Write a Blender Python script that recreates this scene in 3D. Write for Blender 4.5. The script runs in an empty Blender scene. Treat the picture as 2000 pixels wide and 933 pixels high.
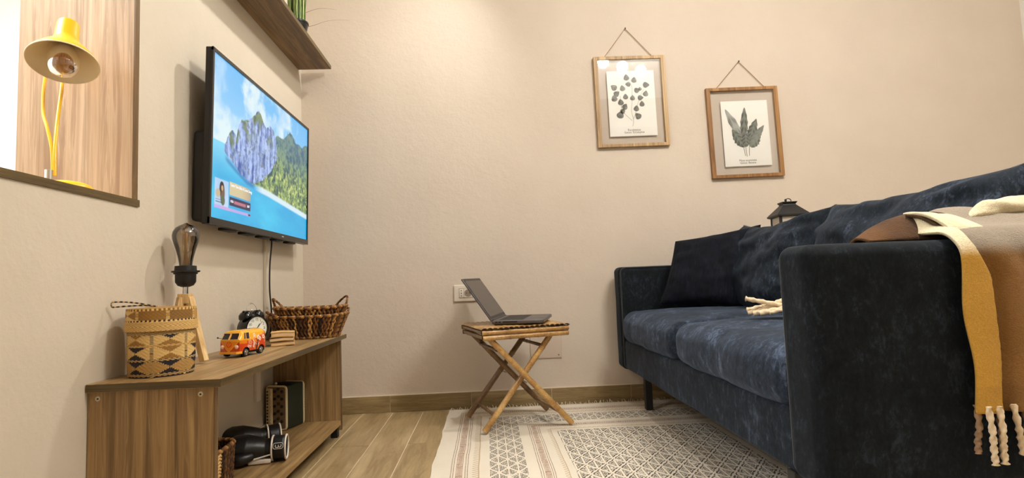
import bpy, bmesh, math, random
from math import sin, cos, pi, sqrt, radians, atan2
from mathutils import Vector, Matrix, noise
import numpy as np
random.seed(7)
SC = bpy.context.scene
COL = SC.collection

# ------------------------------------------------------------------ camera
def add_camera():
    yaw, pitch, roll = 0.04697446, 0.07671511, -0.03807446
    f = Vector((sin(yaw)*cos(pitch), cos(yaw)*cos(pitch), sin(pitch)))
    rt = Vector((cos(yaw), -sin(yaw), 0)); up = rt.cross(f)
    r2 = rt*cos(roll)+up*sin(roll); u2 = up*cos(roll)-rt*sin(roll)
    cd = bpy.data.cameras.new('camera'); cam = bpy.data.objects.new('camera', cd); COL.objects.link(cam)
    M = Matrix((( r2.x, u2.x, -f.x, 0.916), (r2.y, u2.y, -f.y, -2.86), (r2.z, u2.z, -f.z, 0.614), (0, 0, 0, 1)))
    cam.matrix_world = M
    cd.sensor_width = 36; cd.lens = 1100/2000*36; cd.clip_start = 0.02
    SC.camera = cam
add_camera()

# ------------------------------------------------------------------ world, lights, exposure
W = bpy.data.worlds.new('world'); SC.world = W; W.use_nodes = True
W.node_tree.nodes['Background'].inputs[0].default_value = (0.9, 0.9, 0.9, 1)
W.node_tree.nodes['Background'].inputs[1].default_value = 0.15
SC.view_settings.view_transform = 'Standard'; SC.view_settings.look = 'None'
SC.view_settings.exposure = 0.06; SC.view_settings.gamma = 1.0
SC.view_settings.use_curve_mapping = False

def point(name, loc, power, radius, color=(1, 0.86, 0.68)):
    l = bpy.data.lights.new(name, 'POINT'); l.energy = power; l.shadow_soft_size = radius; l.color = color
    o = bpy.data.objects.new(name, l); o.location = loc; COL.objects.link(o); return o
def area(name, loc, rot, power, size, color=(1, 0.9, 0.78), size_y=None):
    l = bpy.data.lights.new(name, 'AREA'); l.energy = power; l.size = size; l.color = color
    if size_y: l.shape = 'RECTANGLE'; l.size_y = size_y
    o = bpy.data.objects.new(name, l); o.location = loc; o.rotation_euler = rot; COL.objects.link(o); return o
WARM = (1, 0.985, 0.95)
def spot(name, loc, target, power, radius, angle, color):
    l = bpy.data.lights.new(name, 'SPOT'); l.energy = power; l.shadow_soft_size = radius; l.color = color; l.spot_size = radians(angle); l.spot_blend = 1.0
    o = bpy.data.objects.new(name, l); o.location = loc; COL.objects.link(o)
    o.rotation_euler = (Vector(target)-Vector(loc)).to_track_quat('-Z', 'Y').to_euler(); return o
spot('ceiling_spot', (1.10, -0.36, 2.52), (-0.20, -1.10, 0.75), 72, 0.04, 128, WARM)
point('ceiling_bulb', (1.96, -1.77, 2.44), 27, 0.045, WARM)
point('ceiling_bulb', (2.15, -1.88, 2.44), 27, 0.045, WARM)
point('ceiling_bulb', (2.34, -1.98, 2.44), 27, 0.045, WARM)
area('ceiling_fill_light', (1.7, -2.0, 2.56), (0, 0, 0), 14, 2.4, (1, 0.985, 0.96), 2.2)  # unseen soft fill added under the ceiling, no panel fitting hangs there
area('next_room_fill_light', (-1.2, -2.0, 2.45), (0, 0, 0), 75, 0.9, (0.96, 0.98, 1.0), 1.6)  # unseen, added to brighten the white wall beyond the opening

# ------------------------------------------------------------------ helpers
def lin(c):
    if isinstance(c, str):
        c = c.lstrip('#'); c = [int(c[i:i+2], 16)/255 for i in (0, 2, 4)]
    elif max(c) > 1.0: c = [v/255 for v in c]
    return tuple([(v/12.92 if v <= 0.04045 else ((v+0.055)/1.055)**2.4) for v in c[:3]])
def L4(c): return (*lin(c), 1)

class S:
    """socket with arithmetic"""
    def __init__(s, t, k): s.t = t; s.k = k
    def m(s, op, *a):
        n = s.t.nodes.new('ShaderNodeMath'); n.operation = op
        for i, v in enumerate((s,)+a):
            if isinstance(v, S): s.t.links.new(v.k, n.inputs[i])
            else: n.inputs[i].default_value = v
        return S(s.t, n.outputs[0])
    def __add__(s, o): return s.m('ADD', o)
    def __radd__(s, o): return s.m('ADD', o)
    def __sub__(s, o): return s.m('SUBTRACT', o)
    def __rsub__(s, o): return (s*-1)+o
    def __mul__(s, o): return s.m('MULTIPLY', o)
    def __rmul__(s, o): return s.m('MULTIPLY', o)
    def __truediv__(s, o): return s.m('DIVIDE', o)
    def lt(s, v): return s.m('LESS_THAN', v)
    def gt(s, v): return s.m('GREATER_THAN', v)
    def abs(s): return s.m('ABSOLUTE')
    def frac(s): return s.m('FRACT')
    def floor(s): return s.m('FLOOR')
    def min(s, o): return s.m('MINIMUM', o)
    def max(s, o): return s.m('MAXIMUM', o)
    def sin(s): return s.m('SINE')
    def pw(s, o): return s.m('POWER', o)

class Mat:
    def __init__(s, name, rough=0.6, metal=0, color=(200, 200, 200), **kw):
        m = bpy.data.materials.new(name); m.use_nodes = True; s.m = m; s.t = m.node_tree
        s.b = s.t.nodes['Principled BSDF']
        s.b.inputs['Roughness'].default_value = rough; s.b.inputs['Metallic'].default_value = metal
        s.b.inputs['Base Color'].default_value = L4(color)
        for k, v in kw.items(): s.b.inputs[k.replace('_', ' ')].default_value = v
    def node(s, ty, ins=None, **props):
        n = s.t.nodes.new(ty)
        for k, v in props.items(): setattr(n, k, v)
        for k, v in (ins or {}).items():
            if isinstance(v, S): s.t.links.new(v.k, n.inputs[k])
            else: n.inputs[k].default_value = v
        return n
    def coord(s, kind='Object'): return S(s.t, s.node('ShaderNodeTexCoord').outputs[kind])
    def map(s, v, scale=(1, 1, 1), loc=(0, 0, 0), rot=(0, 0, 0)):
        return S(s.t, s.node('ShaderNodeMapping', {'Vector': v, 'Scale': scale, 'Location': loc, 'Rotation': rot}).outputs[0])
    def noise(s, v, scale=5, detail=3, rough=0.5, dist=0):
        return S(s.t, s.node('ShaderNodeTexNoise', {'Vector': v, 'Scale': scale, 'Detail': detail, 'Roughness': rough, 'Distortion': dist}).outputs[0])
    def voro(s, v, scale=5, out='Distance', feature='F1'):
        return S(s.t, s.node('ShaderNodeTexVoronoi', {'Vector': v, 'Scale': scale}, feature=feature).outputs[out])
    def xyz(s, v):
        n = s.node('ShaderNodeSeparateXYZ', {0: v}); return [S(s.t, n.outputs[i]) for i in range(3)]
    def comb(s, x, y, z):
        return S(s.t, s.node('ShaderNodeCombineXYZ', {0: x, 1: y, 2: z}).outputs[0])
    def ramp(s, f, stops, interp='LINEAR'):
        n = s.node('ShaderNodeValToRGB', {0: f}); cr = n.color_ramp; cr.interpolation = interp
        while len(cr.elements) < len(stops): cr.elements.new(0.5)
        for e, (p, c) in zip(cr.elements, stops): e.position = p; e.color = L4(c)
        return S(s.t, n.outputs[0])
    def mix(s, f, a, b, mode='MIX'):
        n = s.node('ShaderNodeMix', data_type='RGBA', blend_type=mode)
        for i, v in ((0, f), (6, a), (7, b)):
            if isinstance(v, S): s.t.links.new(v.k, n.inputs[i])
            elif i == 0: n.inputs[0].default_value = v
            else: n.inputs[i].default_value = L4(v)
        return S(s.t, n.outputs[2])
    def rng(s, v, a, b, c, d):
        return S(s.t, s.node('ShaderNodeMapRange', {0: v, 1: a, 2: b, 3: c, 4: d}).outputs[0])
    def attr(s, name): return S(s.t, s.node('ShaderNodeAttribute', attribute_name=name).outputs['Color'])
    def set(s, k, v): s.t.links.new(v.k, s.b.inputs[k]); return s
    def bump(s, h, strength=0.3, dist=0.01):
        n = s.node('ShaderNodeBump', {'Height': h, 'Strength': strength, 'Distance': dist})
        s.t.links.new(n.outputs[0], s.b.inputs['Normal']); return s
    def rand(s):
        return S(s.t, s.node('ShaderNodeObjectInfo').outputs['Random'])

class MB:
    def __init__(s): s.v = []; s.f = []; s.mi = []; s.c = None; s.M = Matrix.Identity(4)
    def vert(s, p): s.v.append(tuple(s.M @ Vector(p))); return len(s.v)-1
    def face(s, idx, m=0): s.f.append(tuple(idx)); s.mi.append(m)
    def quad(s, a, b, c, d, m=0): s.face([s.vert(p) for p in (a, b, c, d)], m); return s
    def box(s, a, b, m=0):
        x0, y0, z0 = a; x1, y1, z1 = b
        i = [s.vert(p) for p in ((x0, y0, z0), (x1, y0, z0), (x1, y1, z0), (x0, y1, z0), (x0, y0, z1), (x1, y0, z1), (x1, y1, z1), (x0, y1, z1))]
        for q in ((0, 3, 2, 1), (4, 5, 6, 7), (0, 1, 5, 4), (1, 2, 6, 5), (2, 3, 7, 6), (3, 0, 4, 7)): s.face([i[k] for k in q], m)
        return s
    def bar(s, p0, p1, w, h, up=(0, 0, 1), m=0, w2=None, h2=None):
        p0 = Vector(p0); p1 = Vector(p1); d = (p1-p0).normalized(); up = Vector(up)
        sd = d.cross(up).normalized(); u = sd.cross(d).normalized(); w2 = w2 or w; h2 = h2 or h; i = []
        for p, a, b in ((p0, w, h), (p1, w2, h2)):
            for sx, sy in ((-1, -1), (1, -1), (1, 1), (-1, 1)): i.append(s.vert(p+sd*a/2*sx+u*b/2*sy))
        for q in ((3, 2, 1, 0), (4, 5, 6, 7), (0, 1, 5, 4), (1, 2, 6, 5), (2, 3, 7, 6), (3, 0, 4, 7)): s.face([i[k] for k in q], m)
        return s
    def tube(s, pts, r, seg=10, closed=False, m=0, twist=0, rfun=None):
        pts = [Vector(p) for p in pts]; n = len(pts); rings = []
        up = None
        for k, p in enumerate(pts):
            if closed: d = pts[(k+1) % n]-pts[k-1]
            else: d = pts[min(k+1, n-1)]-pts[max(k-1, 0)]
            d = d.normalized() if d.length > 0 else Vector((0, 0, 1))
            if up is None:
                up = Vector((0, 0, 1)) if abs(d.z) < 0.9 else Vector((1, 0, 0))
            up = (up-d*up.dot(d)); up = up.normalized() if up.length > 1e-6 else d.orthogonal().normalized()
            sd = d.cross(up); rr = r[k] if isinstance(r, (list, tuple)) else r
            ring = []
            for j in range(seg):
                a = 2*pi*j/seg; q = rr*(rfun(k, a) if rfun else 1)
                ring.append(s.vert(p+(sd*cos(a)+up*sin(a))*q))
            rings.append(ring)
        for k in range(n if closed else n-1):
            A = rings[k]; B = rings[(k+1) % n]
            for j in range(seg): s.face((A[j], A[(j+1) % seg], B[(j+1) % seg], B[j]), m)
        if not closed: s.face(rings[0][::-1], m); s.face(rings[-1], m)
        return s
    def cyl(s, p0, p1, r, seg=20, m=0, r2=None): return s.tube([p0, p1], [r, r2 if r2 is not None else r], seg, m=m)
    def lathe(s, prof, seg=32, m=0, sx=1, sy=1, caps=True):
        rings = []
        for r, z in prof: rings.append([s.vert((r*cos(2*pi*j/seg)*sx, r*sin(2*pi*j/seg)*sy, z)) for j in range(seg)])
        for A, B in zip(rings, rings[1:]):
            for j in range(seg): s.face((A[j], A[(j+1) % seg], B[(j+1) % seg], B[j]), m)
        if caps:
            if prof[0][0] > 1e-5: s.face(rings[0][::-1], m)
            if prof[-1][0] > 1e-5: s.face(rings[-1], m)
        return s
    def grid(s, fn, nu, nv, wu=False, m=0, flip=False, col=None):
        base = len(s.v); cu = nu if wu else nu+1
        for j in range(nv+1):
            for i in range(cu): s.vert(fn(i/nu, j/nv))
        for j in range(nv):
            for i in range(nu):
                a = base+j*cu+i; b = base+j*cu+(i+1) % cu; c = base+(j+1)*cu+(i+1) % cu; d = base+(j+1)*cu+i
                mm = m(( i+.5)/nu, (j+.5)/nv) if callable(m) else m
                s.face((d, c, b, a) if flip else (a, b, c, d), mm)
        return s
    def prism(s, poly, z0, z1, m=0):
        a = [s.vert((x, y, z0)) for x, y in poly]; b = [s.vert((x, y, z1)) for x, y in poly]; n = len(poly)
        s.face(a[::-1], m); s.face(b, m)
        for i in range(n): s.face((a[i], a[(i+1) % n], b[(i+1) % n], b[i]), m)
        return s
    def ell(s, c, r, seg=20, rings=12, m=0):
        M0 = s.M; s.M = M0 @ Matrix.Translation(c) @ Matrix.Diagonal((*r, 1))
        s.lathe([(max(sin(pi*k/rings), 1e-4 if k in (0, rings) else 0), -cos(pi*k/rings)) for k in range(rings+1)], seg, m, caps=False)
        s.M = M0; return s
    def rbox(s, a, b, r, n=3, na=8, fn=None, m=0):
        """rounded box between corners a and b; n arc steps, na flat steps; fn displaces"""
        a = Vector(a); b = Vector(b); c = (a+b)/2; h = (b-a)/2; r = min(r, *h)
        def samp(hh):
            t = [-hh+r*(1-cos(pi/4*k/n)/cos(0)) if False else -hh+r-r*math.tan(pi/4*(1-k/n)) for k in range(n)]
            inner = [-(hh-r)+2*(hh-r)*k/na for k in range(na+1)] if hh-r > 1e-6 else [0.0]
            return t+inner+[-x for x in t[::-1]]
        T = [samp(h[i]) for i in range(3)]; seen = {}
        def V(p):
            key = tuple(round(x, 6) for x in p)
            if key in seen: return seen[key]
            P = Vector(p); q = Vector([max(-(h[i]-r), min(h[i]-r, P[i])) for i in range(3)]); d = P-q
            d = d.normalized() if d.length > 0 else d
            w = q+d*r
            if fn: w = fn(w, d, h)
            seen[key] = s.vert(w+c); return seen[key]
        for ax in range(3):
            u, v = (ax+1) % 3, (ax+2) % 3
            for sg in (-1, 1):
                for i in range(len(T[u])-1):
                    for j in range(len(T[v])-1):
                        q = []
                        for ii, jj in ((i, j), (i+1, j), (i+1, j+1), (i, j+1)):
                            p = [0, 0, 0]; p[ax] = sg*h[ax]; p[u] = T[u][ii]; p[v] = T[v][jj]; q.append(V(p))
                        s.face(q if sg > 0 else q[::-1], m)
        return s
    def build(s, name, mats, parent=None, smooth=40, local=True, bevel=0, solid=0, kind=None, label=None, sub=0, weld=False):
        if not isinstance(mats, (list, tuple)): mats = [mats]
        me = bpy.data.meshes.new(name)
        vs = s.v
        if parent is not None and not local:
            Mi = world_matrix(parent).inverted(); vs = [tuple(Mi @ Vector(p)) for p in vs]
        me.from_pydata(vs, [], s.f)
        for m in mats: me.materials.append(m.m if isinstance(m, Mat) else m)
        if any(s.mi): me.polygons.foreach_set('material_index', s.mi)
        if weld:
            bm = bmesh.new(); bm.from_mesh(me); bmesh.ops.remove_doubles(bm, verts=bm.verts, dist=1e-5); bm.to_mesh(me); bm.free()
        if bevel:
            bm = bmesh.new(); bm.from_mesh(me)
            ed = [e for e in bm.edges if len(e.link_faces) == 2 and e.calc_face_angle(0) > radians(35)]
            bmesh.ops.bevel(bm, geom=ed, offset=bevel, segments=2, profile=0.6, affect='EDGES', clamp_overlap=True)
            bm.to_mesh(me); bm.free()
        if smooth:
            me.polygons.foreach_set('use_smooth', [True]*len(me.polygons)); me.set_sharp_from_angle(angle=radians(smooth))
        me.update()
        o = bpy.data.objects.new(name, me); COL.objects.link(o)
        if parent is not None: o.parent = parent
        if solid:
            md = o.modifiers.new('thickness', 'SOLIDIFY'); md.thickness = solid; md.offset = 0
        if sub:
            md = o.modifiers.new('smooth', 'SUBSURF'); md.levels = sub; md.render_levels = sub
        if kind: o['kind'] = kind
        if label: o['label'] = label
        return o

def world_matrix(o):
    M = Matrix.LocRotScale(o.location, o.rotation_euler, o.scale)
    return world_matrix(o.parent) @ M if o.parent else M
def thing(name, label, cat, loc=(0, 0, 0), rot=(0, 0, 0), group=None):
    o = bpy.data.objects.new(name, None); o.empty_display_size = 0.05; COL.objects.link(o)
    o.location = loc; o.rotation_euler = rot; o['label'] = label; o['category'] = cat
    if group: o['group'] = group
    return o
def tag(o, label, cat, group=None):
    o['label'] = label; o['category'] = cat
    if group: o['group'] = group
    return o
def set_cols(o, cols, name='col'):
    """per-vertex colours (linear rgb), cols Nx3"""
    me = o.data; a = me.color_attributes.new(name, 'FLOAT_COLOR', 'POINT')
    c = np.ones((len(me.vertices), 4), dtype=np.float32); c[:, :3] = cols; a.data.foreach_set('color', c.ravel())
def text_obj(body, size, mat, name, parent, M, align='CENTER', depth=0.0003):
    cu = bpy.data.curves.new('lettering', 'FONT'); cu.body = body; cu.size = size; cu.align_x = align; cu.align_y = 'CENTER'; cu.extrude = depth
    cu.resolution_u = 3
    o = bpy.data.objects.new('lettering_tmp', cu); COL.objects.link(o)
    dg = bpy.context.evaluated_depsgraph_get(); me = bpy.data.meshes.new_from_object(o.evaluated_get(dg))
    bpy.data.objects.remove(o); bpy.data.curves.remove(cu)
    me.transform(M); me.materials.clear(); me.materials.append(mat.m if isinstance(mat, Mat) else mat); me.name = name
    r = bpy.data.objects.new(name, me); COL.objects.link(r); r.parent = parent; return r
def bez(p, n=8):
    out = []; P = [Vector(q) for q in p]; P = [P[0]]+P+[P[-1]]
    for i in range(1, len(P)-2):
        for k in range(n):
            t = k/n; a, b_, c, d = P[i-1], P[i], P[i+1], P[i+2]
            out.append(0.5*((2*b_)+(c-a)*t+(2*a-5*b_+4*c-d)*t*t+(3*b_-a-3*c+d)*t**3))
    out.append(P[-2]); return out
def nz(p, sc=1.0, off=0.0): return noise.noise(Vector(p)*sc+Vector((off, off*1.7, off*0.3)))

# ------------------------------------------------------------------ materials
def wood(name, dark, mid, light, axis='z', rough=0.5, band=7.0, fine=70.0, bumps=0.12, stretch=0.05, rnd=False):
    m = Mat(name, rough)
    co = m.coord()
    if rnd:
        r = m.rand(); x, y, z = m.xyz(co); co = m.comb(x+r*7.0, y+r*13.0, z+r*5.0)
    st = {'x': (stretch, 1, 1), 'y': (1, stretch, 1), 'z': (1, 1, stretch)}[axis]
    v = m.map(co, scale=st)
    n1 = m.noise(v, band, 3, 0.55, 0.6); n2 = m.noise(v, fine, 4, 0.7); n3 = m.noise(v, band*3.2, 4, 0.6, 1.4)
    f = n1*0.5+n3*0.32+n2*0.18
    f = m.rng(f, 0.40, 0.60, 0, 1)
    # growth-ring style streaks
    ring = ((n1*26.0).sin()*0.5+0.5).pw(3.0)
    c = m.ramp(f, [(0, dark), (0.5, mid), (1, light)])
    c = m.mix(ring*0.5, c, dark)
    ring2 = ((n3*34.0+n1*9.0).sin()*0.5+0.5).pw(6.0)
    c = m.mix(ring2*0.30, c, light)
    streak = m.noise(m.map(co, scale=tuple([q*(0.35 if q < 1 else 1) for q in st])), fine*1.6, 3, 0.65)
    c = m.mix(m.rng(streak, 0.5, 0.68, 0, 0.55), c, dark)
    if rnd: c = m.mix(m.rand()*0.25, c, dark)
    m.set('Base Color', c).bump(n2, bumps, 0.002)
    return m
M_cab = wood('laminate_wood_upright', (104, 80, 50), (156, 124, 82), (192, 160, 112), 'z', 0.45, band=8)
M_caby = wood('laminate_wood_lengthwise', (108, 82, 50), (158, 126, 80), (198, 164, 112), 'y', 0.42, band=9)
M_edge = wood('laminate_edge', (54, 42, 20), (88, 70, 36), (122, 100, 56), 'y', 0.4, band=14)
M_edgex = wood('laminate_edge_crosswise', (54, 42, 20), (88, 70, 36), (122, 100, 56), 'x', 0.4, band=14)
M_edgez = wood('laminate_edge_upright', (84, 62, 34), (112, 84, 48), (138, 106, 64), 'z', 0.4, band=14)
M_niche = wood('niche_wood', (158, 128, 98), (200, 170, 136), (224, 200, 170), 'z', 0.45, band=8)
M_shelf = wood('wall_shelf_wood', (88, 66, 42), (124, 98, 64), (156, 128, 88), 'y', 0.5, band=9)
M_tile = wood('wood_look_floor_tile', (138, 116, 80), (170, 146, 104), (198, 174, 132), 'y', 0.32, band=7, fine=60, bumps=0.08, stretch=0.12, rnd=True)
M_skirt = wood('wood_look_skirting_tile', (118, 98, 64), (150, 128, 88), (178, 156, 114), 'x', 0.35, band=9, bumps=0.08, stretch=0.12, rnd=True)
M_frame = wood('frame_wood', (112, 74, 34), (148, 104, 56), (176, 130, 78), 'z', 0.5, band=18)
M_framelt = wood('pale_frame_wood', (140, 108, 66), (178, 144, 98), (206, 174, 128), 'z', 0.5, band=18)
M_pine = wood('pale_pine', (190, 150, 92), (216, 180, 122), (236, 206, 152), 'z', 0.5, band=22)

def plaster(name, c, c2, sc=1.0):
    m = Mat(name, 0.75); co = m.coord()
    n = m.noise(co, 3.0*sc, 4, 0.6); f = m.noise(co, 90*sc, 3, 0.6); g = m.noise(co, 28*sc, 3, 0.55)
    m.set('Base Color', m.mix(m.rng(n, 0.3, 0.7, 0, 1), c, c2)).bump(f*0.5+g*0.9+m.noise(co, 12*sc, 3, 0.6)*0.8, 0.28, 0.005)
    return m
M_wall = plaster('beige_plaster', (200, 188, 168), (206, 194, 175))
M_wallb = plaster('rose_beige_plaster', (209, 194, 177), (214, 200, 183))
M_ceil = plaster('ceiling_paint', (232, 226, 216), (236, 230, 220))
M_white_wall = plaster('white_plaster', (240, 238, 234), (244, 242, 238))
M_grout = Mat('grout', 0.8, color=(226, 210, 184))
M_caulk = Mat('caulk_line', 0.7, color=(220, 204, 184))
M_plastic = Mat('white_plastic', 0.35, color=(226, 214, 198))
M_black = Mat('black_plastic', 0.5, color=(13, 12, 12))
M_blackm = Mat('matt_black_metal', 0.5, color=(20, 19, 19))
M_blackgloss = Mat('gloss_black', 0.18, color=(12, 12, 13))
M_chrome = Mat('chrome', 0.15, 1, color=(225, 225, 225))
M_steel = Mat('screw_steel', 0.35, 0.7, color=(205, 195, 175))
M_hole = Mat('dark_hole', 0.8, color=(22, 18, 15))

def glass(name, tint=(255, 255, 255), refl=0.9, rough=0.02, base=0.04, dirt=0):
    m = Mat(name); t = m.t; t.nodes.remove(m.b)
    out = [n for n in t.nodes if n.type == 'OUTPUT_MATERIAL'][0]
    tr = m.node('ShaderNodeBsdfTransparent', {0: L4(tint)}); gl = m.node('ShaderNodeBsdfGlossy', {'Roughness': rough, 'Color': (refl, refl, refl, 1)})
    lw = m.node('ShaderNodeFresnel', {0: 1.5}); f = S(t, lw.outputs[0])*1.0+base
    mx = m.node('ShaderNodeMixShader'); t.links.new(f.k, mx.inputs[0]); t.links.new(tr.outputs[0], mx.inputs[1]); t.links.new(gl.outputs[0], mx.inputs[2])
    t.links.new(mx.outputs[0], out.inputs[0]); return m
M_glass = glass('picture_glass', (255, 255, 255), 1.0, 0.02, 0.0)
M_bulb = glass('smoked_bulb_glass', (196, 184, 166), 0.9, 0.03, 0.10)
M_bulb2 = glass('amber_bulb_glass', (226, 200, 158), 0.9, 0.04, 0.12)
M_fil = Mat('filament', 0.4, color=(230, 190, 140))

def velvet(name, dark, mid, light, sc=1.0, sheen=0.5):
    m = Mat(name, 0.85); co = m.coord()
    v = m.map(co, scale=(1, 1, 0.55))
    n = m.noise(v, 17*sc, 6, 0.72, 0.6); n2 = m.noise(v, 70*sc, 4, 0.75, 0.4); n3 = m.noise(co, 4*sc, 2, 0.5)
    f = m.rng(n*0.45+n2*0.37+n3*0.18, 0.42, 0.62, 0, 1)
    m.set('Base Color', m.ramp(f, [(0, dark), (0.55, mid), (1, light)]))
    m.b.inputs['Sheen Weight'].default_value = sheen*0.5; m.b.inputs['Sheen Roughness'].default_value = 0.4
    m.b.inputs['Sheen Tint'].default_value = L4((150, 165, 190))
    m.b.inputs['Specular IOR Level'].default_value = 0.15
    w = m.noise(m.map(co, scale=(1, 1, 1)), 420, 2, 0.5); m.bump(n*0.5+w*0.25, 0.25, 0.004)
    return m
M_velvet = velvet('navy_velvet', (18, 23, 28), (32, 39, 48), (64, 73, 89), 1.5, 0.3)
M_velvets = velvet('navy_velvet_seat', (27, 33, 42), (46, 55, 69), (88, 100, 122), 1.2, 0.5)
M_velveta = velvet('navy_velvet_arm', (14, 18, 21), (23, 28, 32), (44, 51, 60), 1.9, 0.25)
M_velvetdk = velvet('dark_corduroy', (12, 14, 20), (18, 21, 29), (30, 34, 44), sheen=0.12)
M_pipe = Mat('navy_piping', 0.85, color=(24, 29, 36), Sheen_Weight=0.4)

def bamboo(name, c1, c2, c3):
    m = Mat(name, 0.38); co = m.coord()
    n = m.noise(co, 14, 4, 0.6, 0.4); n2 = m.noise(m.map(co, scale=(3, 3, 3)), 60, 3, 0.6)
    m.set('Base Color', m.ramp(m.rng(n*0.7+n2*0.3, 0.34, 0.66, 0, 1), [(0, c1), (0.5, c2), (1, c3)])).bump(n2, 0.1, 0.002)
    m.b.inputs['Coat Weight'].default_value = 0.25; return m
M_bam = bamboo('varnished_bamboo', (126, 86, 40), (182, 138, 78), (218, 180, 116))
M_bamd = bamboo('dark_bamboo', (84, 58, 32), (122, 90, 52), (152, 116, 70))
M_bamend = Mat('bamboo_cut_end', 0.8, color=(62, 40, 22))

# =================================================================== STRUCTURE
XR = 3.89; H = 2.6; YF = -4.4
def struct(mb, name, mat, **k):
    o = mb.build(name, mat, **k); o['kind'] = 'structure'; return o
WT = 0.295
# left wall with an opening (niche_window) toward the next room
NY0, NY1, NZ0, NZ1 = -2.75, -1.345, 0.85, 2.25
mb = MB()
mb.box((-WT, NY1, 0), (0, 0.15, H)); mb.box((-WT, YF, 0), (0, NY0, H))
mb.box((-WT, NY0, 0), (0, NY1, NZ0)); mb.box((-WT, NY0, NZ1), (0, NY1, H))
struct(mb, 'wall_left', M_wall, smooth=0)
struct(MB().box((0, 0, 0), (XR, 0.15, H)), 'wall_back', M_wallb, smooth=0)
struct(MB().box((XR, YF, 0), (XR+0.15, 0.15, H)), 'wall_right', M_ceil, smooth=0)
struct(MB().box((-WT, YF-0.15, 0), (XR+0.15, YF, H)), 'wall_front', M_wall, smooth=0)
struct(MB().box((-WT, YF-0.15, H), (XR+0.15, 0.15, H+0.1)), 'ceiling', M_ceil, smooth=0)
fl = struct(MB().box((0, YF, -0.06), (XR, 0, -0.002)), 'floor', M_grout, smooth=0)
# next room seen through the opening
mb = MB()
mb.box((-1.75, YF, 0), (-1.6, 0.15, H))
mb.box((-1.6, 0.0, 0), (-WT, 0.15, H)); mb.box((-1.6, YF-0.15, 0), (-WT, YF, H))
struct(mb, 'wall_next_room', M_white_wall, smooth=0)
struct(MB().box((-1.75, YF-0.15, H), (-WT, 0.15, H+0.1)), 'ceiling_next_room', M_white_wall, smooth=0)
struct(MB().box((-1.75, YF-0.15, -0.06), (-WT, 0.15, 0)), 'floor_next_room', M_grout, smooth=0)

# wood-look floor tiles
TW, TL = 0.1475, 1.2
tiles_cache = {}
k0 = -1
col = 0
x = 0.287-2*TW
while x < XR:
    off = -0.58 if (round((x-0.287)/TW) % 2 == 0) else 0.02
    y = off+TL
    while y > YF:
        ya = max(y-TL, YF)+0.0018; yb = min(y, -0.0)-0.0018
        xa = max(x, 0.0)+0.0016; xb = min(x+TW, XR)-0.0016
        if yb-ya > 0.02 and xb-xa > 0.01:
            key = (round(xb-xa, 3), round(yb-ya, 3))
            w, l = (xb-xa)/2, (yb-ya)/2
            if key not in tiles_cache:
                o = MB().box((-w, -l, -0.008), (w, l, 0)).build('floor_tile', M_tile, fl, smooth=0, bevel=0.0008); tiles_cache[key] = o.data
            else:
                o = bpy.data.objects.new('floor_tile', tiles_cache[key]); COL.objects.link(o); o.parent = fl
            o.location = ((xa+xb)/2, (ya+yb)/2, 0.0)
        y -= TL
    x += TW
# skirting tiles
def skirting(name, along, a, b, first):
    base = MB()
    if along == 'x': base.box((a, -0.008, 0.0005), (b, 0, 0.083))
    else: base.box((0, a, 0.0005), (0.008, b, 0.083))
    g = struct(base, name, M_caulk, smooth=0)
    t = first-0.4
    while t < b:
        p, q = max(t, a)+0.001, min(t+0.3995, b)-0.001
        if q-p > 0.02:
            mb = MB()
            if along == 'x': mb.box((-(q-p)/2, -0.0105, 0.001), ((q-p)/2, 0.0, 0.0795)); loc = ((p+q)/2, 0, 0)
            else: mb.box((0, -(q-p)/2, 0.001), (0.0105, (q-p)/2, 0.0795)); loc = (0, (p+q)/2, 0)
            o = mb.build('skirting_tile', M_skirt, g, smooth=0, bevel=0.001); o.location = loc
        t += 0.4
    return g
skirting('baseboard_back', 'x', 0.0, XR, 0.42)
skirting('baseboard_left', 'y', YF, -0.011, -2.9)

# wooden lining of the wall opening
lin_root = bpy.data.objects.new('trim_opening', None); COL.objects.link(lin_root); lin_root['kind'] = 'structure'
lin_root.location = (0, NY1, NZ0)
mb = MB().box((-WT, NY1-0.018, NZ0+0.018), (-0.001, NY1, NZ1-0.018)); mb.build('lining_board', M_niche, lin_root, local=False, smooth=0)
MB().box((-0.001, NY1-0.018, NZ0+0.018), (0.003, NY1+0.0, NZ1-0.018)).build('edge_strip', M_edgez, lin_root, local=False, smooth=0)
MB().box((-WT, NY0, NZ0), (0.0, NY1, NZ0+0.018)).build('lining_board', M_caby, lin_root, local=False, smooth=0)
MB().box((0.0, NY0, NZ0), (0.004, NY1+0.008, NZ0+0.018)).build('edge_strip', M_edge, lin_root, local=False, smooth=0)
MB().box((-WT, NY0, NZ1-0.018), (0.003, NY1, NZ1)).build('lining_board', M_caby, lin_root, local=False, smooth=0)
MB().box((-WT, NY0, NZ0+0.018), (0.003, NY0+0.018, NZ1-0.018)).build('lining_board', M_niche, lin_root, local=False, smooth=0)

# =================================================================== TV BENCH
ZT = 0.42
cab = thing('media_bench', 'low open wood laminate media bench against the left wall', 'bench', (0.15, -0.95, 0))
W_ = dict(parent=cab, local=False)
Y0, Y1 = -1.523, -0.369
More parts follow.
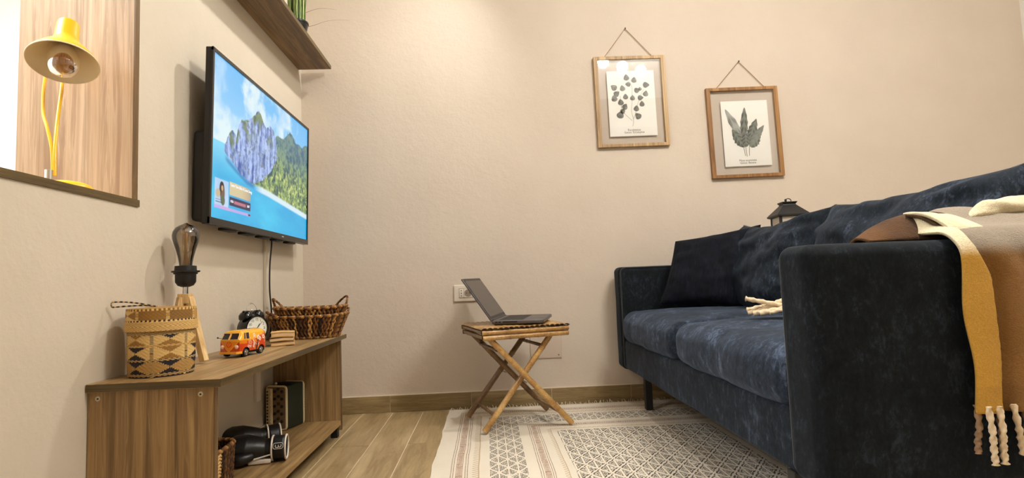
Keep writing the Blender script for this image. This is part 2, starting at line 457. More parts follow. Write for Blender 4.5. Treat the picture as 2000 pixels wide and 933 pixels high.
# top board with chamfer-like bevel; edges are lighter strips
MB().box((0.0015, Y0, ZT-0.019), (0.30, Y1, ZT)).build('top_board', M_caby, smooth=40, bevel=0.0012, **W_)
MB().box((0.2995, Y0-0.0005, ZT-0.0178), (0.3006, Y1+0.0005, ZT-0.0012)).build('edge_strip', M_edge, smooth=0, **W_)
MB().box((0.002, Y0-0.0007, ZT-0.0178), (0.2995, Y0+0.001, ZT-0.0012)).build('edge_strip', M_edgex, smooth=0, **W_)
MB().box((0.0015, Y0+0.008, 0.022), (0.281, Y0+0.026, ZT-0.019)).build('end_panel', M_cab, smooth=0, bevel=0.0008, **W_)
MB().box((0.281, Y0+0.008, 0.022), (0.2825, Y0+0.026, ZT-0.019)).build('edge_strip', M_edgez, smooth=0, **W_)
MB().box((0.0015, Y1-0.034, 0.022), (0.281, Y1-0.016, ZT-0.019)).build('end_panel', M_cab, smooth=0, bevel=0.0008, **W_)
MB().box((0.281, Y1-0.034, 0.022), (0.2825, Y1-0.016, ZT-0.019)).build('edge_strip', M_edgez, smooth=0, **W_)
MB().box((0.0125, Y0+0.026, 0.044), (0.280, Y1-0.034, 0.062)).build('bottom_board', M_caby, smooth=0, bevel=0.0008, **W_)
for (sx) in (0.024, 0.252):
    b = MB(); b.M = Matrix.Translation((sx, Y0+0.0075, 0.386)) @ Matrix.Rotation(pi/2, 4, 'X')
    b.lathe([(0.0058, -0.001), (0.0058, 0.0008), (0.0034, 0.0016), (0.0034, 0.0006), (0.0001, 0.0004)], 18)
    b.build('screw', M_steel, **W_)
    b = MB(); b.cyl((sx, Y0+0.0058, 0.386), (sx, Y0+0.0075, 0.386), 0.0019, 10); b.build('screw_hole', M_hole, **W_)
for fx in (0.03, 0.262):
    for fy in (Y0+0.03, Y1-0.06):
        MB().box((fx-0.014, fy-0.014, 0.0), (fx+0.014, fy+0.014, 0.0435 if True else 0)).build('foot', M_black, smooth=0, bevel=0.002, **W_)

# =================================================================== WALL SHELF
sh = thing('wall_shelf', 'brown wooden wall shelf high above the television', 'shelf', (0.08, -0.9, 1.724))
MB().box((0.001, -2.2, 1.724), (0.163, -0.045, 1.742)).build('board', M_shelf, sh, local=False, smooth=0, bevel=0.0008)
MB().box((0.163, -2.2, 1.724), (0.1645, -0.045, 1.742)).build('edge_strip', M_edge, sh, local=False, smooth=0)

# grass in a pot on the shelf
gr = thing('potted_grass', 'tuft of green ornamental grass in a black pot on the wall shelf', 'plant', (0.122, -0.430, 1.742))
M_grass = Mat('grass_blade', 0.5); _c = M_grass.coord(); M_grass.set('Base Color', M_grass.ramp(M_grass.noise(M_grass.map(_c, scale=(9, 9, .6)), 22, 3), [(0.3, (44, 70, 26)), (0.48, (104, 132, 60)), (0.66, (196, 204, 140))]))
b = MB(); b.lathe([(0.0001, 0), (0.040, 0), (0.047, 0.035), (0.049, 0.035), (0.049, 0.042), (0.043, 0.042), (0.040, 0.036), (0.0001, 0.036)], 28, caps=False)
b.build('pot', M_blackgloss, gr)
b = MB(); b.lathe([(0.0001, 0.030), (0.042, 0.034)], 20, caps=False); b.build('soil', Mat('soil', 0.95, color=(40, 30, 22)), gr)
random.seed(3)
b = MB()
for i in range(170):
    a = random.uniform(0, 2*pi); r = random.uniform(0, 0.036); hgt = random.uniform(0.20, 0.38); lean = random.uniform(0.0, 0.03)
    x0, y0 = r*cos(a), r*sin(a); wv = random.uniform(0.0014, 0.0028); ang = random.uniform(0, pi)
    pts = []
    ax_, ay_ = cos(a)*lean+random.uniform(-.01, .01), sin(a)*lean+random.uniform(-.01, .01)
    n = 6
    ids = []
    for k in range(n+1):
        t = k/n; w = wv*(1-t**2*0.9); px = x0+ax_*t*t; py = y0+ay_*t*t; pz = 0.03+hgt*t
        px = max(px, -0.105)
        ids.append((b.vert((px-cos(ang)*w, py-sin(ang)*w, pz)), b.vert((px+cos(ang)*w, py+sin(ang)*w, pz))))
    for (p, q), (r_, s_) in zip(ids, ids[1:]): b.face((p, q, s_, r_))
o = b.build('blades', M_grass, gr, kind='stuff')
b = MB()
for path in (((0.03, 0, 0.02), (0.07, 0.01, 0.034), (0.12, 0.015, 0.054), (0.17, 0.02, 0.062), (0.225, 0.02, 0.060)), ((0.03, 0, 0.085), (0.08, 0.01, 0.108), (0.12, 0.015, 0.113), (0.17, 0.02, 0.108))):
    P = bez(path, 6); b.tube(P, [0.0012*(1-0.8*k/len(P)) for k in range(len(P))], 5)
b.build('long_blade', Mat('dry_grass', 0.6, color=(150, 130, 100)), gr)

# =================================================================== TELEVISION
TX = 0.080
tv = thing('television', 'black flat television showing an island in turquoise sea on the left wall', 'television', (0.0, -0.61, 1.11))
ty0, ty1, tz0, tz1 = -1.108, -0.158, 0.828, 1.387
T = Matrix.Translation((TX, 0, (tz0+tz1)/2)) @ Matrix.Rotation(radians(1.2), 4, 'Y') @ Matrix.Translation((-TX, 0, -(tz0+tz1)/2))
b = MB(); b.M = T; b.box((TX-0.024, ty0, tz0), (TX-0.006, ty1, tz1)); b.build('back_shell', M_black, tv, local=False, smooth=0, bevel=0.003)
b = MB(); b.M = T
b.box((TX-0.006, ty0, tz0+0.002), (TX, ty0+0.010, tz1)); b.box((TX-0.006, ty1-0.010, tz0+0.002), (TX, ty1, tz1))
b.box((TX-0.006, ty0, tz1-0.011), (TX, ty1, tz1)); b.box((TX-0.006, ty0, tz0), (TX+0.001, ty1, tz0+0.022))
b.build('bezel', M_blackgloss, tv, local=False, smooth=0)
b = MB(); b.M = T; b.rbox((TX-0.072, ty0+0.03, tz0+0.012), (TX-0.03, ty1-0.03, tz0+0.30), 0.012, fn=None); b.build('electronics_housing', M_black, tv, local=False)
b = MB(); b.M = T
for k in range(5):
    b = MB(); b.M = T; b.rbox((TX-0.05, ty0+0.16+k*0.15, tz0-0.006), (TX-0.02, ty0+0.24+k*0.15, tz0+0.004), 0.003, 1, 1); b.build('vent_lip', M_black, tv, local=False)
b = MB().box((0.001, -0.75, 0.98), (0.012, -0.50, 1.24)); b.box((0.01, -0.70, 1.0), (0.05, -0.68, 1.22)); b.box((0.01, -0.57, 1.0), (0.05, -0.55, 1.22))
b.build('wall_bracket', M_black, tv, local=False, smooth=0)
b = MB(); b.M = T; b.box((TX+0.001, -0.500, tz0+0.009), (TX+0.0014, -0.478, tz0+0.013)); b.build('maker_mark', Mat('grey_print', 0.5, color=(170, 170, 170)), tv, local=False, smooth=0)

# picture on the screen
SW, SH_ = 640, 360
sy0, sy1, sz0, sz1 = ty0+0.010, ty1-0.010, tz0+0.022, tz1-0.011
def fnoise(u, v, sc, oct=5, seed=0, gain=0.55):
    rs = np.random.RandomState(seed); out = np.zeros_like(u); amp = 1; tot = 0; s = sc
    for o_ in range(oct):
        n = 256; g = rs.rand(n, n)
        x = (u*s) % n; y = (v*s) % n; xi = x.astype(int); yi = y.astype(int); fx = x-xi; fy = y-yi
        fx = fx*fx*(3-2*fx); fy = fy*fy*(3-2*fy); x1 = (xi+1) % n; y1 = (yi+1) % n
        out += amp*((g[yi, xi]*(1-fx)+g[yi, x1]*fx)*(1-fy)+(g[y1, xi]*(1-fx)+g[y1, x1]*fx)*fy); tot += amp; amp *= gain; s *= 2.03
    return out/tot
def paint_screen():
    u, v = np.meshgrid(np.linspace(0, 1, SW+1), np.linspace(0, 1, SH_+1)); asp = 16/9
    U = u*asp
    def C(c): return np.array(lin(c))[None, None, :]
    def mixc(a, b_, t): t = np.clip(t, 0, 1)[..., None]; return a*(1-t)+b_*t
    def ss(a, b_, x): t = np.clip((x-a)/(b_-a), 0, 1); return t*t*(3-2*t)
    # sky
    img = mixc(C((160, 214, 246)), C((104, 184, 238)), ss(0.4, 1.0, v))
    cl = fnoise(U, v, 3.2, 6, 1); hz = 1-ss(0.45, 1.05, v-0.0+0.25*(u-0.3))
    edge = ss(0.43, 0.60, cl+hz*0.34-0.13)
    shade = fnoise(U+.03, v+.05, 5, 5, 2)
    img = mixc(img, mixc(C((184, 218, 242)), C((228, 242, 240)), ss(0.3, 0.65, shade)), edge*0.8)
    img = mixc(img, C((120, 190, 245)), (1-ss(0, .25, u))*ss(.6, 1, v)*0.5)
    # sea
    hor = 0.475+0.005*np.sin(u*9)
    sea = mixc(C((70, 205, 240)), C((26, 150, 214)), fnoise(U*1.0, v*2.6, 2.2, 4, 3)*1.25-0.12)
    sea = mixc(sea, C((10, 168, 222)), ss(.3, .9, u)*ss(.5, .0, v)*0.6)
    sea = mixc(sea, C((140, 220, 246)), ss(hor-0.22, hor, v)*(1-ss(0.05, 0.5, u))*0.7)
    img = mixc(img, sea, ss(hor+0.004, hor-0.004, v))
    # green headland on the right
    n1 = fnoise(U, v, 14, 5, 4); n2 = fnoise(U, v, 44, 4, 5)
    top = np.interp(u, [0.32, 0.45, 0.573, 0.66, 0.75, 0.82, 0.90, 1.0], [0.30, 0.60, 0.74, 0.76, 0.86, 0.82, 0.80, 0.85])+(n1-0.5)*0.06
    bot = np.interp(u, [0.30, 0.5, 0.75, 1.0], [0.30, 0.285, 0.25, 0.216])
    land = ss(top+.006, top-.006, v)*ss(bot-.006, bot+.006, v)*ss(.31, .33, u)
    g = mixc(C((34, 78, 88)), C((150, 176, 104)), ss(0.32, 0.66, n1*0.45+n2*0.55)); g = mixc(g, C((216, 222, 150)), ss(.58, .76, n2)*ss(.62, .36, v)*0.8)
    g = mixc(g, C((58, 112, 150)), ss(.40, .75, v)*0.60)
    img = mixc(img, g, land)
    # beach line
    d = bot-v; img = mixc(img, C((214, 232, 240)), ss(0.030, 0.012, np.abs(d-0.010))*ss(.34, .44, u)*0.95)
    # limestone tower and its small neighbour
    def rock(l, r, pts_t, base, seed, img):
        tp = np.interp(u, *pts_t)+(fnoise(U, v, 22, 4, seed)-.5)*0.035; bs = np.interp(u, *base)+(fnoise(U, v, 30, 3, seed+1)-.5)*0.015
        m_ = ss(tp+.006, tp-.006, v)*ss(bs-.006, bs+.006, v)*ss(l-.004, l+.004, u)*ss(r+.006, r-.006, u)
        st = fnoise(U*3.2, v*0.9, 11, 5, seed+2); st2 = fnoise(U, v, 26, 5, seed+3)
        c = mixc(C((44, 84, 164)), C((176, 200, 244)), ss(0.30, 0.68, st*0.65+st2*0.35))
        c = mixc(c, C((30, 50, 70)), ss(.60, .72, st2)*0.6)
        gg = mixc(C((40, 76, 70)), C((140, 160, 110)), st2)
        c = mixc(c, gg, ss(.50, .62, fnoise(U, v, 9, 4, seed+5))*(ss(tp-.22, tp-.02, v)*0.9+0.1))
        return mixc(img, c, m_)
    img = rock(0.095, 0.205, ([.095, .13, .155, .18, .205], [.47, .56, .59, .57, .5]), ([.09, .14, .21], [.43, .39, .36]), 20, img)
    img = rock(0.178, 0.60, ([.178, .20, .23, .27, .32, .35, .382, .42, .46, .50, .54, .57, .60], [.50, .64, .70, .72, .76, .80, .85, .80, .765, .79, .78, .72, .56]),
               ([.178, .22, .28, .32, .38, .44, .52, .60], [.37, .335, .31, .30, .32, .36, .45, .60]), 30, img)
    img = mixc(img, C((20, 70, 160)), ss(.03, .0, np.abs(v-np.interp(u, [.09, .18, .28, .34], [.40, .345, .295, .285])))*ss(.09, .12, u)*ss(.37, .33, u)*.6)
    # music card
    def rect(x0, x1, y0, y1, c, a=1.0, e=0.002):
        nonlocal img
        m_ = ss(x0-e, x0+e, u)*ss(x1+e, x1-e, u)*ss(y0-e, y0+e, v)*ss(y1+e, y1-e, v)*a
        img = mixc(img, c if isinstance(c, np.ndarray) else C(c), m_)
    def blob(cx, cy, rx, ry, c, a=1):
        nonlocal img
        q = ((u-cx)/rx)**2+((v-cy)/ry)**2; img = mixc(img, C(c), ss(1.25, .75, q)*a)
    def mu(x): return .03+(x-.05)*(.29/.38)
    def mv(y): return .066+(y-.08)*(.189/.245)
    _rect, _blob = rect, blob
    def rect(x0, x1, y0, y1, c, a=1.0): _rect(mu(x0), mu(x1), mv(y0), mv(y1), c, a)
    def blob(cx, cy, rx, ry, c, a=1): _blob(mu(cx), mv(cy), rx*.76, ry*.77, c, a)
    rect(.05, .185, .105, .315, mixc(C((150, 190, 230)), C((206, 226, 244)), fnoise(U, v, 9, 3, 50)))
    blob(.125, .205, .022, .085, (112, 92, 70)); blob(.118, .262, .020, .038, (38, 30, 34)); blob(.105, .235, .010, .05, (46, 36, 36)); blob(.122, .248, .010, .022, (206, 160, 130))
    blob(.082, .20, .022, .035, (196, 180, 150)); blob(.13, .15, .020, .04, (90, 104, 84)); rect(.06, .125, .128, .134, (30, 34, 60)); rect(.06, .12, .148, .152, (30, 34, 60), .8)
    blur = mixc(C((214, 196, 150)), C((156, 116, 100)), ss(.2, .43, u)); blur = mixc(blur, C((96, 150, 190)), ss(.5, .7, fnoise(U, v, 7, 3, 51)))
    rect(.195, .43, .215, .325, blur, 0.95)
    rect(.195, .43, .128, .20, (44, 44, 82)); rect(.245, .375, .150, .176, (196, 120, 136), .85)
    rect(.05, .43, .080, .104, mixc(C((160, 170, 232)), C((220, 160, 216)), fnoise(U, v, 10, 2, 52)), .95)
    rect(.405, .43, .084, .100, (24, 30, 60))
    return img
b = MB(); b.M = T
b.grid(lambda u, v: (TX-0.0045, sy0+(sy1-sy0)*u, sz0+(sz1-sz0)*v), SW, SH_)
img = paint_screen()
M_screen = Mat('lit_screen', 0.25, color=(0, 0, 0)); a = M_screen.attr('col'); M_screen.set('Emission Color', a); M_screen.b.inputs['Emission Strength'].default_value = 1.0
so = b.build('screen', M_screen, tv, local=False, smooth=0); set_cols(so, img.reshape(-1, 3)); so['label'] = 'lit screen with a limestone island picture and a small music card'
M_wt = Mat('lit_white_text', 0.5, color=(0, 0, 0)); M_wt.b.inputs['Emission Color'].default_value = (1, 1, 1, 1); M_wt.b.inputs['Emission Strength'].default_value = 0.95
def scr(uu, vv, roll=0): # text frame on screen: x -> +y world, y -> +z, normal +x
    B = Matrix(((0, 0, 1, TX-0.0036), (1, 0, 0, sy0+(sy1-sy0)*uu), (0, 1, 0, sz0+(sz1-sz0)*vv), (0, 0, 0, 1)))
    return world_matrix(tv).inverted() @ T @ B
text_obj('Love You Like A Love Song', 0.0150, M_wt, 'song_title', tv, scr(.148, .236), 'LEFT')
text_obj('0:56', 0.0125, M_wt, 'elapsed_time', tv, scr(.148, .131), 'LEFT')
text_obj('3:07', 0.0125, M_wt, 'total_time', tv, scr(.286, .131), 'LEFT')

# cable and duct
b = MB(); pts = [(0.035, -0.50, 0.86), (0.034, -0.502, 0.80), (0.030, -0.51, 0.72), (0.027, -0.505, 0.62), (0.024, -0.48, 0.53), (0.018, -0.475, 0.43), (0.0145, -0.475, 0.423)]
b.tube(bez(pts), 0.0032, 8); tag(b.build('power_cable', M_black), 'thin black cable hanging down below the television', 'cable')
b = MB(); b.box((0.0008, -0.503, 0.4212), (0.011, -0.455, 0.845)); o = b.build('cable_duct', M_wall, smooth=0, bevel=0.001); tag(o, 'beige cable duct on the left wall below the television', 'cable duct')
b = MB(); b.box((0.0008, -0.60, 0.19), (0.012, -0.56, 0.3995)); o = b.build('cable_duct', M_plastic, smooth=0, bevel=0.001); tag(o, 'short pale cable duct on the wall inside the media bench', 'cable duct')

# =================================================================== SOCKET, BLANK PLATE
sk = thing('wall_socket', 'cream double power socket on the back wall behind the laptop', 'socket', (0.808, 0, 0.569))
b = MB(); b.rbox((-0.061, -0.011, -0.042), (0.061, -0.0005, 0.042), 0.006, 3, 2); b.build('cover_plate', M_plastic, sk)
b = MB(); b.box((-0.034, -0.0122, -0.024), (0.034, -0.0105, 0.024)); b.build('socket_insert', M_hole, sk, smooth=0)
b = MB(); b.rbox((-0.033, -0.0135, -0.0228), (-0.012, -0.0115, 0.0228), 0.001, 1, 1); b.build('socket_module', M_plastic, sk)
b = MB(); b.rbox((-0.0112, -0.0135, -0.0228), (0.033, -0.0115, 0.0228), 0.001, 1, 1); b.build('socket_module', M_plastic, sk)
b = MB()
b.M = Matrix.Translation((0.011, -0.0136, 0)) @ Matrix.Rotation(pi/2, 4, 'X')
b.lathe([(0.0190, 0.0), (0.0190, 0.0012), (0.0178, 0.0012), (0.0178, -0.0), ], 32, caps=False); b.build('socket_rim', Mat('socket_shade', 0.5, color=(176, 160, 140)), sk)
b = MB(); b.M = Matrix.Translation((0.011, -0.0137, 0)) @ Matrix.Rotation(pi/2, 4, 'X'); b.lathe([(0.0001, 0), (0.0175, 0)], 28, caps=False); b.build('socket_recess', Mat('socket_recess', 0.5, color=(146, 130, 112)), sk)
b = MB()
for p in ((-0.0225, 0.013), (-0.0225, 0), (-0.0225, -0.013), (0.004, 0), (0.018, 0)):
    b = MB(); b.cyl((p[0], -0.0146, p[1]), (p[0], -0.012, p[1]), 0.0024, 10); b.build('pin_hole', M_hole, sk)
pl = thing('blank_plate', 'square blank cover plate low on the back wall behind the bamboo table', 'cover plate', (1.20, 0, 0.305))
b = MB(); b.rbox((-0.079, -0.006, -0.077), (0.079, -0.0005, 0.077), 0.004, 2, 2); b.build('plate', Mat('painted_plate', 0.5, color=(208, 190, 172)), pl)
for sx in (-1, 1):
    for sz in (-1, 1):
        b = MB(); b.cyl((sx*0.063, -0.0072, sz*0.062), (sx*0.063, -0.0055, sz*0.062), 0.0036, 12); b.build('screw', Mat('dull_screw', 0.5, color=(120, 100, 84)), pl)

# =================================================================== PICTURES
M_paper = Mat('art_paper', 0.6, color=(242, 236, 222)); _c = M_paper.coord(); M_paper.set('Base Color', M_paper.mix(M_paper.noise(_c, 6, 2), (246, 240, 228), (252, 248, 240)))
M_cord = Mat('jute_cord', 0.8, color=(150, 118, 80))
M_ink = Mat('print_ink', 0.7); M_ink.set('Base Color', M_ink.attr('col'))
M_inkt = Mat('print_text_ink', 0.7, color=(90, 84, 76))
def picture(name, label, cx, cz, w, h, nail, wood_m, rot, paper, nailside):
    t = thing(name, label, 'picture', (cx, 0, cz), (0, rot, 0))
    D = 0.022; fw = 0.021
    for a, b_ in (((-w/2, -D, -h/2), (-w/2+fw, -0.001, h/2)), ((w/2-fw, -D, -h/2), (w/2, -0.001, h/2))):
        MB().box(a, b_).build('frame_rail', wood_m, t, smooth=0, bevel=0.0015)
    for a, b_ in (((-w/2+fw, -D, -h/2), (w/2-fw, -0.001, -h/2+fw*.8)), ((-w/2+fw, -D, h/2-fw*.8), (w/2-fw, -0.001, h/2))):
        MB().box(a, b_).build('frame_rail', wood_m, t, smooth=0, bevel=0.0015)
    MB().box((-w/2+fw-0.003, -0.0165, -h/2+fw*.8-0.003), (w/2-fw+0.003, -0.0150, h/2-fw*.8+0.003)).build('glass_pane', M_glass, t, smooth=0)
    x0, x1, z0, z1 = paper
    pp = MB().box((x0, -0.0125, z0), (x1, -0.0115, z1)).build('art_print', M_paper, t, smooth=0)
    Rm = Matrix.Rotation(-rot, 4, 'Y'); n = Rm @ Vector((nail[0]-cx, 0, nail[1]-cz))
    b = MB()
    for sx in (-1, 1):
        e = Vector((sx*w*0.34, -0.006, h/2+0.001)); pts = [Vector((n.x, -0.006, n.z)).lerp(e, k/10) for k in range(11)]
        b.tube(pts, 0.0016, 6)
    b.build('hanging_cord', M_cord, t)
    b = MB(); b.cyl((n.x, -0.012, n.z), (n.x, 0.0, n.z), 0.0014, 8); b.cyl((n.x, -0.0135, n.z), (n.x, -0.012, n.z), 0.004, 10); b.build('nail', M_blackm, t)
    return t, pp
def leafshape(b, cx, cz, L, Wd, ang, cols, shade, y=-0.0129, ribs=0, tone=(60, 62, 56), tone2=(190, 190, 180), shape=1.0, split=0):
    """flat printed leaf: grid along length; returns colours"""
    nl, nw = 22, 8; ca, sa = cos(ang), sin(ang)
    base = len(b.v)
    for j in range(nl+1):
        t = j/nl; hw = Wd/2*(sin(pi*min(1, t**shape))**0.75 if 0 < t < 1 else 0.0)
        for i in range(nw+1):
            s_ = i/nw*2-1; hx = s_*hw
            if split and abs(s_) > 0.3: hx *= 1-0.22*abs(sin(t*split*pi))
            lx = hx; lz = (t-0.0)*L+ (-abs(s_)*hw*0.35)
            b.vert((cx+lx*ca-lz*sa, y, cz+lx*sa+lz*ca))
            k = 0.5+0.5*nz((t*4+cx*90, s_*1.5, shade*3))
            if ribs: k = 0.5+0.5*sin((t+abs(s_)*0.12)*ribs*pi)*0.8+0.2*nz((t*9, s_*3, cx*50))
            k = min(max(k*0.8+shade*0.4*(s_*0.5+0.5), 0), 1)
            if ribs and abs(s_) < 0.14: k = 0.85
            c1 = lin(tone); c2 = lin(tone2); cols.append([c1[q]*(1-k)+c2[q]*k for q in range(3)])
    for j in range(nl):
        for i in range(nw):
            a = base+j*(nw+1)+i; b.face((a, a+1, a+nw+2, a+nw+1))
t1, p1 = picture('leaf_picture', 'pale wood framed eucalyptus sprig print hanging higher and nearer the television', 1.7008, 1.532, 0.377, 0.482, (1.69, 1.927), M_framelt, radians(-0.6),
                 (-0.122, 0.128, -0.184, 0.164), 0)
def px1(cx, cy):  # crop pixel of the print (855x933 over 110x120 px at 1180,130) -> local plane
    X = 1180+cx*110/855; Y = 130+cy*120/933
    # print corners in photo px
    u = (X-1185-(Y-138)*0.028)/93.0; v = (265-Y)/127.0
    return -0.122+0.25*u, -0.184+0.348*v
b = MB(); cols = []
for (x_, y_, r_, a_, s_) in ((342, 178, 44, .1, .6), (457, 218, 42, -.2, 1.1), (366, 276, 38, 1.5, 1.1), (277, 338, 42, .2, .9), (148, 323, 46, .9, .7), (183, 418, 44, -.9, .3), (148, 490, 46, .2, .8),
                        (243, 550, 44, .1, .3), (320, 467, 40, 0, .35), (425, 487, 38, -.1, .7), (495, 373, 42, -1.3, .35), (635, 296, 46, -1.6, .3), (628, 430, 42, -.3, .9), (545, 350, 26, .2, 1.2), (543, 487, 40, -1.5, .2),
                        (567, 583, 40, 0, .4), (478, 650, 42, -.2, .45), (503, 765, 48, .7, .3), (303, 618, 44, -.5, .5), (270, 680, 38, -.8, .3), (230, 742, 54, -.35, .4)):
    cx, cz = px1(x_, y_); R_ = r_*110/855*0.250/93*0.95
    L = 2*R_*1.02; ang = a_
    leafshape(b, cx+sin(ang)*L/2, cz-cos(ang)*L/2+R_*0.25, L*1.15, 2*R_*1.05, ang, cols, s_, tone=(24, 24, 20), tone2=(168, 166, 154))
o = b.build('printed_leaf', M_ink, p1, local=True, smooth=0); set_cols(o, cols)
b = MB()
for path in (((412, 905), (430, 820), (405, 690), (410, 600), (418, 540)), ((410, 820), (300, 715), (260, 660), (245, 560), (240, 440)), ((418, 540), (420, 420), (425, 330), (400, 250)), ((430, 800), (470, 690), (505, 560), (560, 420), (600, 350))):
    pts = [(px1(*q)[0], -0.0128, px1(*q)[1]) for q in path]; b.tube(bez(pts, 5), 0.00075, 5)
b.build('printed_stem', Mat('stem_ink', 0.7, color=(150, 146, 132)), p1)
text_obj('Eucalyptus', 0.016, M_inkt, 'caption', p1, Matrix.Translation((0.006, -0.0127, -0.152)) @ Matrix.Rotation(pi/2, 4, 'X'))
text_obj('Genus: Eucalyptus', 0.0145, M_inkt, 'caption', p1, Matrix.Translation((0.006, -0.0127, -0.1645)) @ Matrix.Rotation(pi/2, 4, 'X'))
t2, p2 = picture('leaf_picture', 'brown wood framed banana leaf print hanging lower and nearer the sofa', 2.293, 1.353, 0.384, 0.48, (2.289, 1.736), M_frame, radians(-0.9),
                 (-0.117, 0.133, -0.180, 0.168), 0)
def px2(cx, cy):
    X = 1405+cx*100/746; Y = 200+cy*125/933
    u = (X-1404.5-(Y-197)*0.033)/93.5; v = (325.5-Y)/128.0
    return -0.117+0.25*u, -0.180+0.348*v
b = MB(); cols = []
def leaf2(p, q, wd, s_, ribs, split, shape=1.0, tone=(12, 15, 12), tone2=(136, 142, 130), dy=0):
    a = px2(*p); c = px2(*q); dx, dz = c[0]-a[0], c[1]-a[1]; L = sqrt(dx*dx+dz*dz); ang = atan2(-dx, dz)
    leafshape(b, a[0], a[1], L, wd, ang, cols, s_, y=-0.0129-dy, ribs=ribs, split=split, shape=shape, tone=tone, tone2=tone2)
leaf2((310, 560), (60, 95), 0.050, 1.0, 5, 3, tone=(84, 86, 80), tone2=(186, 186, 178))
leaf2((320, 560), (352, 78), 0.046, 0.5, 9, 5, dy=.0002)
leaf2((320, 660), (150, 395), 0.062, 0.7, 9, 6, dy=.0003)
leaf2((330, 665), (170, 490), 0.04, 0.8, 7, 6, tone=(90, 94, 86), dy=.0001)
leaf2((385, 600), (525, 250), 0.056, 0.5, 10, 6, dy=.0004)
leaf2((400, 650), (632, 350), 0.046, 1.0, 9, 6, tone=(104, 108, 98), dy=.0005)
leaf2((420, 670), (570, 450), 0.060, 0.6, 8, 6, dy=.0003)
leaf2((350, 660), (350, 430), 0.05, 0.5, 9, 4, dy=.0006)
o = b.build('printed_leaf', M_ink, p2, smooth=0); set_cols(o, cols)
b = MB()
for path in (((392, 790), (398, 660), (430, 500)), ((335, 790), (312, 660), (300, 560)), ((358, 800), (345, 680), (340, 560))):
    pts = [(px2(*q)[0], -0.0128, px2(*q)[1]) for q in path]; b.tube(bez(pts, 5), 0.0013, 5)
b.build('printed_stem', Mat('stem_ink_dark', 0.7, color=(96, 98, 84)), p2)
text_obj('Musa acuminata', 0.0145, M_inkt, 'caption', p2, Matrix.Translation((0.005, -0.0127, -0.150)) @ Matrix.Rotation(pi/2, 4, 'X'))
text_obj('Genus: Banana', 0.0145, M_inkt, 'caption', p2, Matrix.Translation((0.005, -0.0127, -0.163)) @ Matrix.Rotation(pi/2, 4, 'X'))

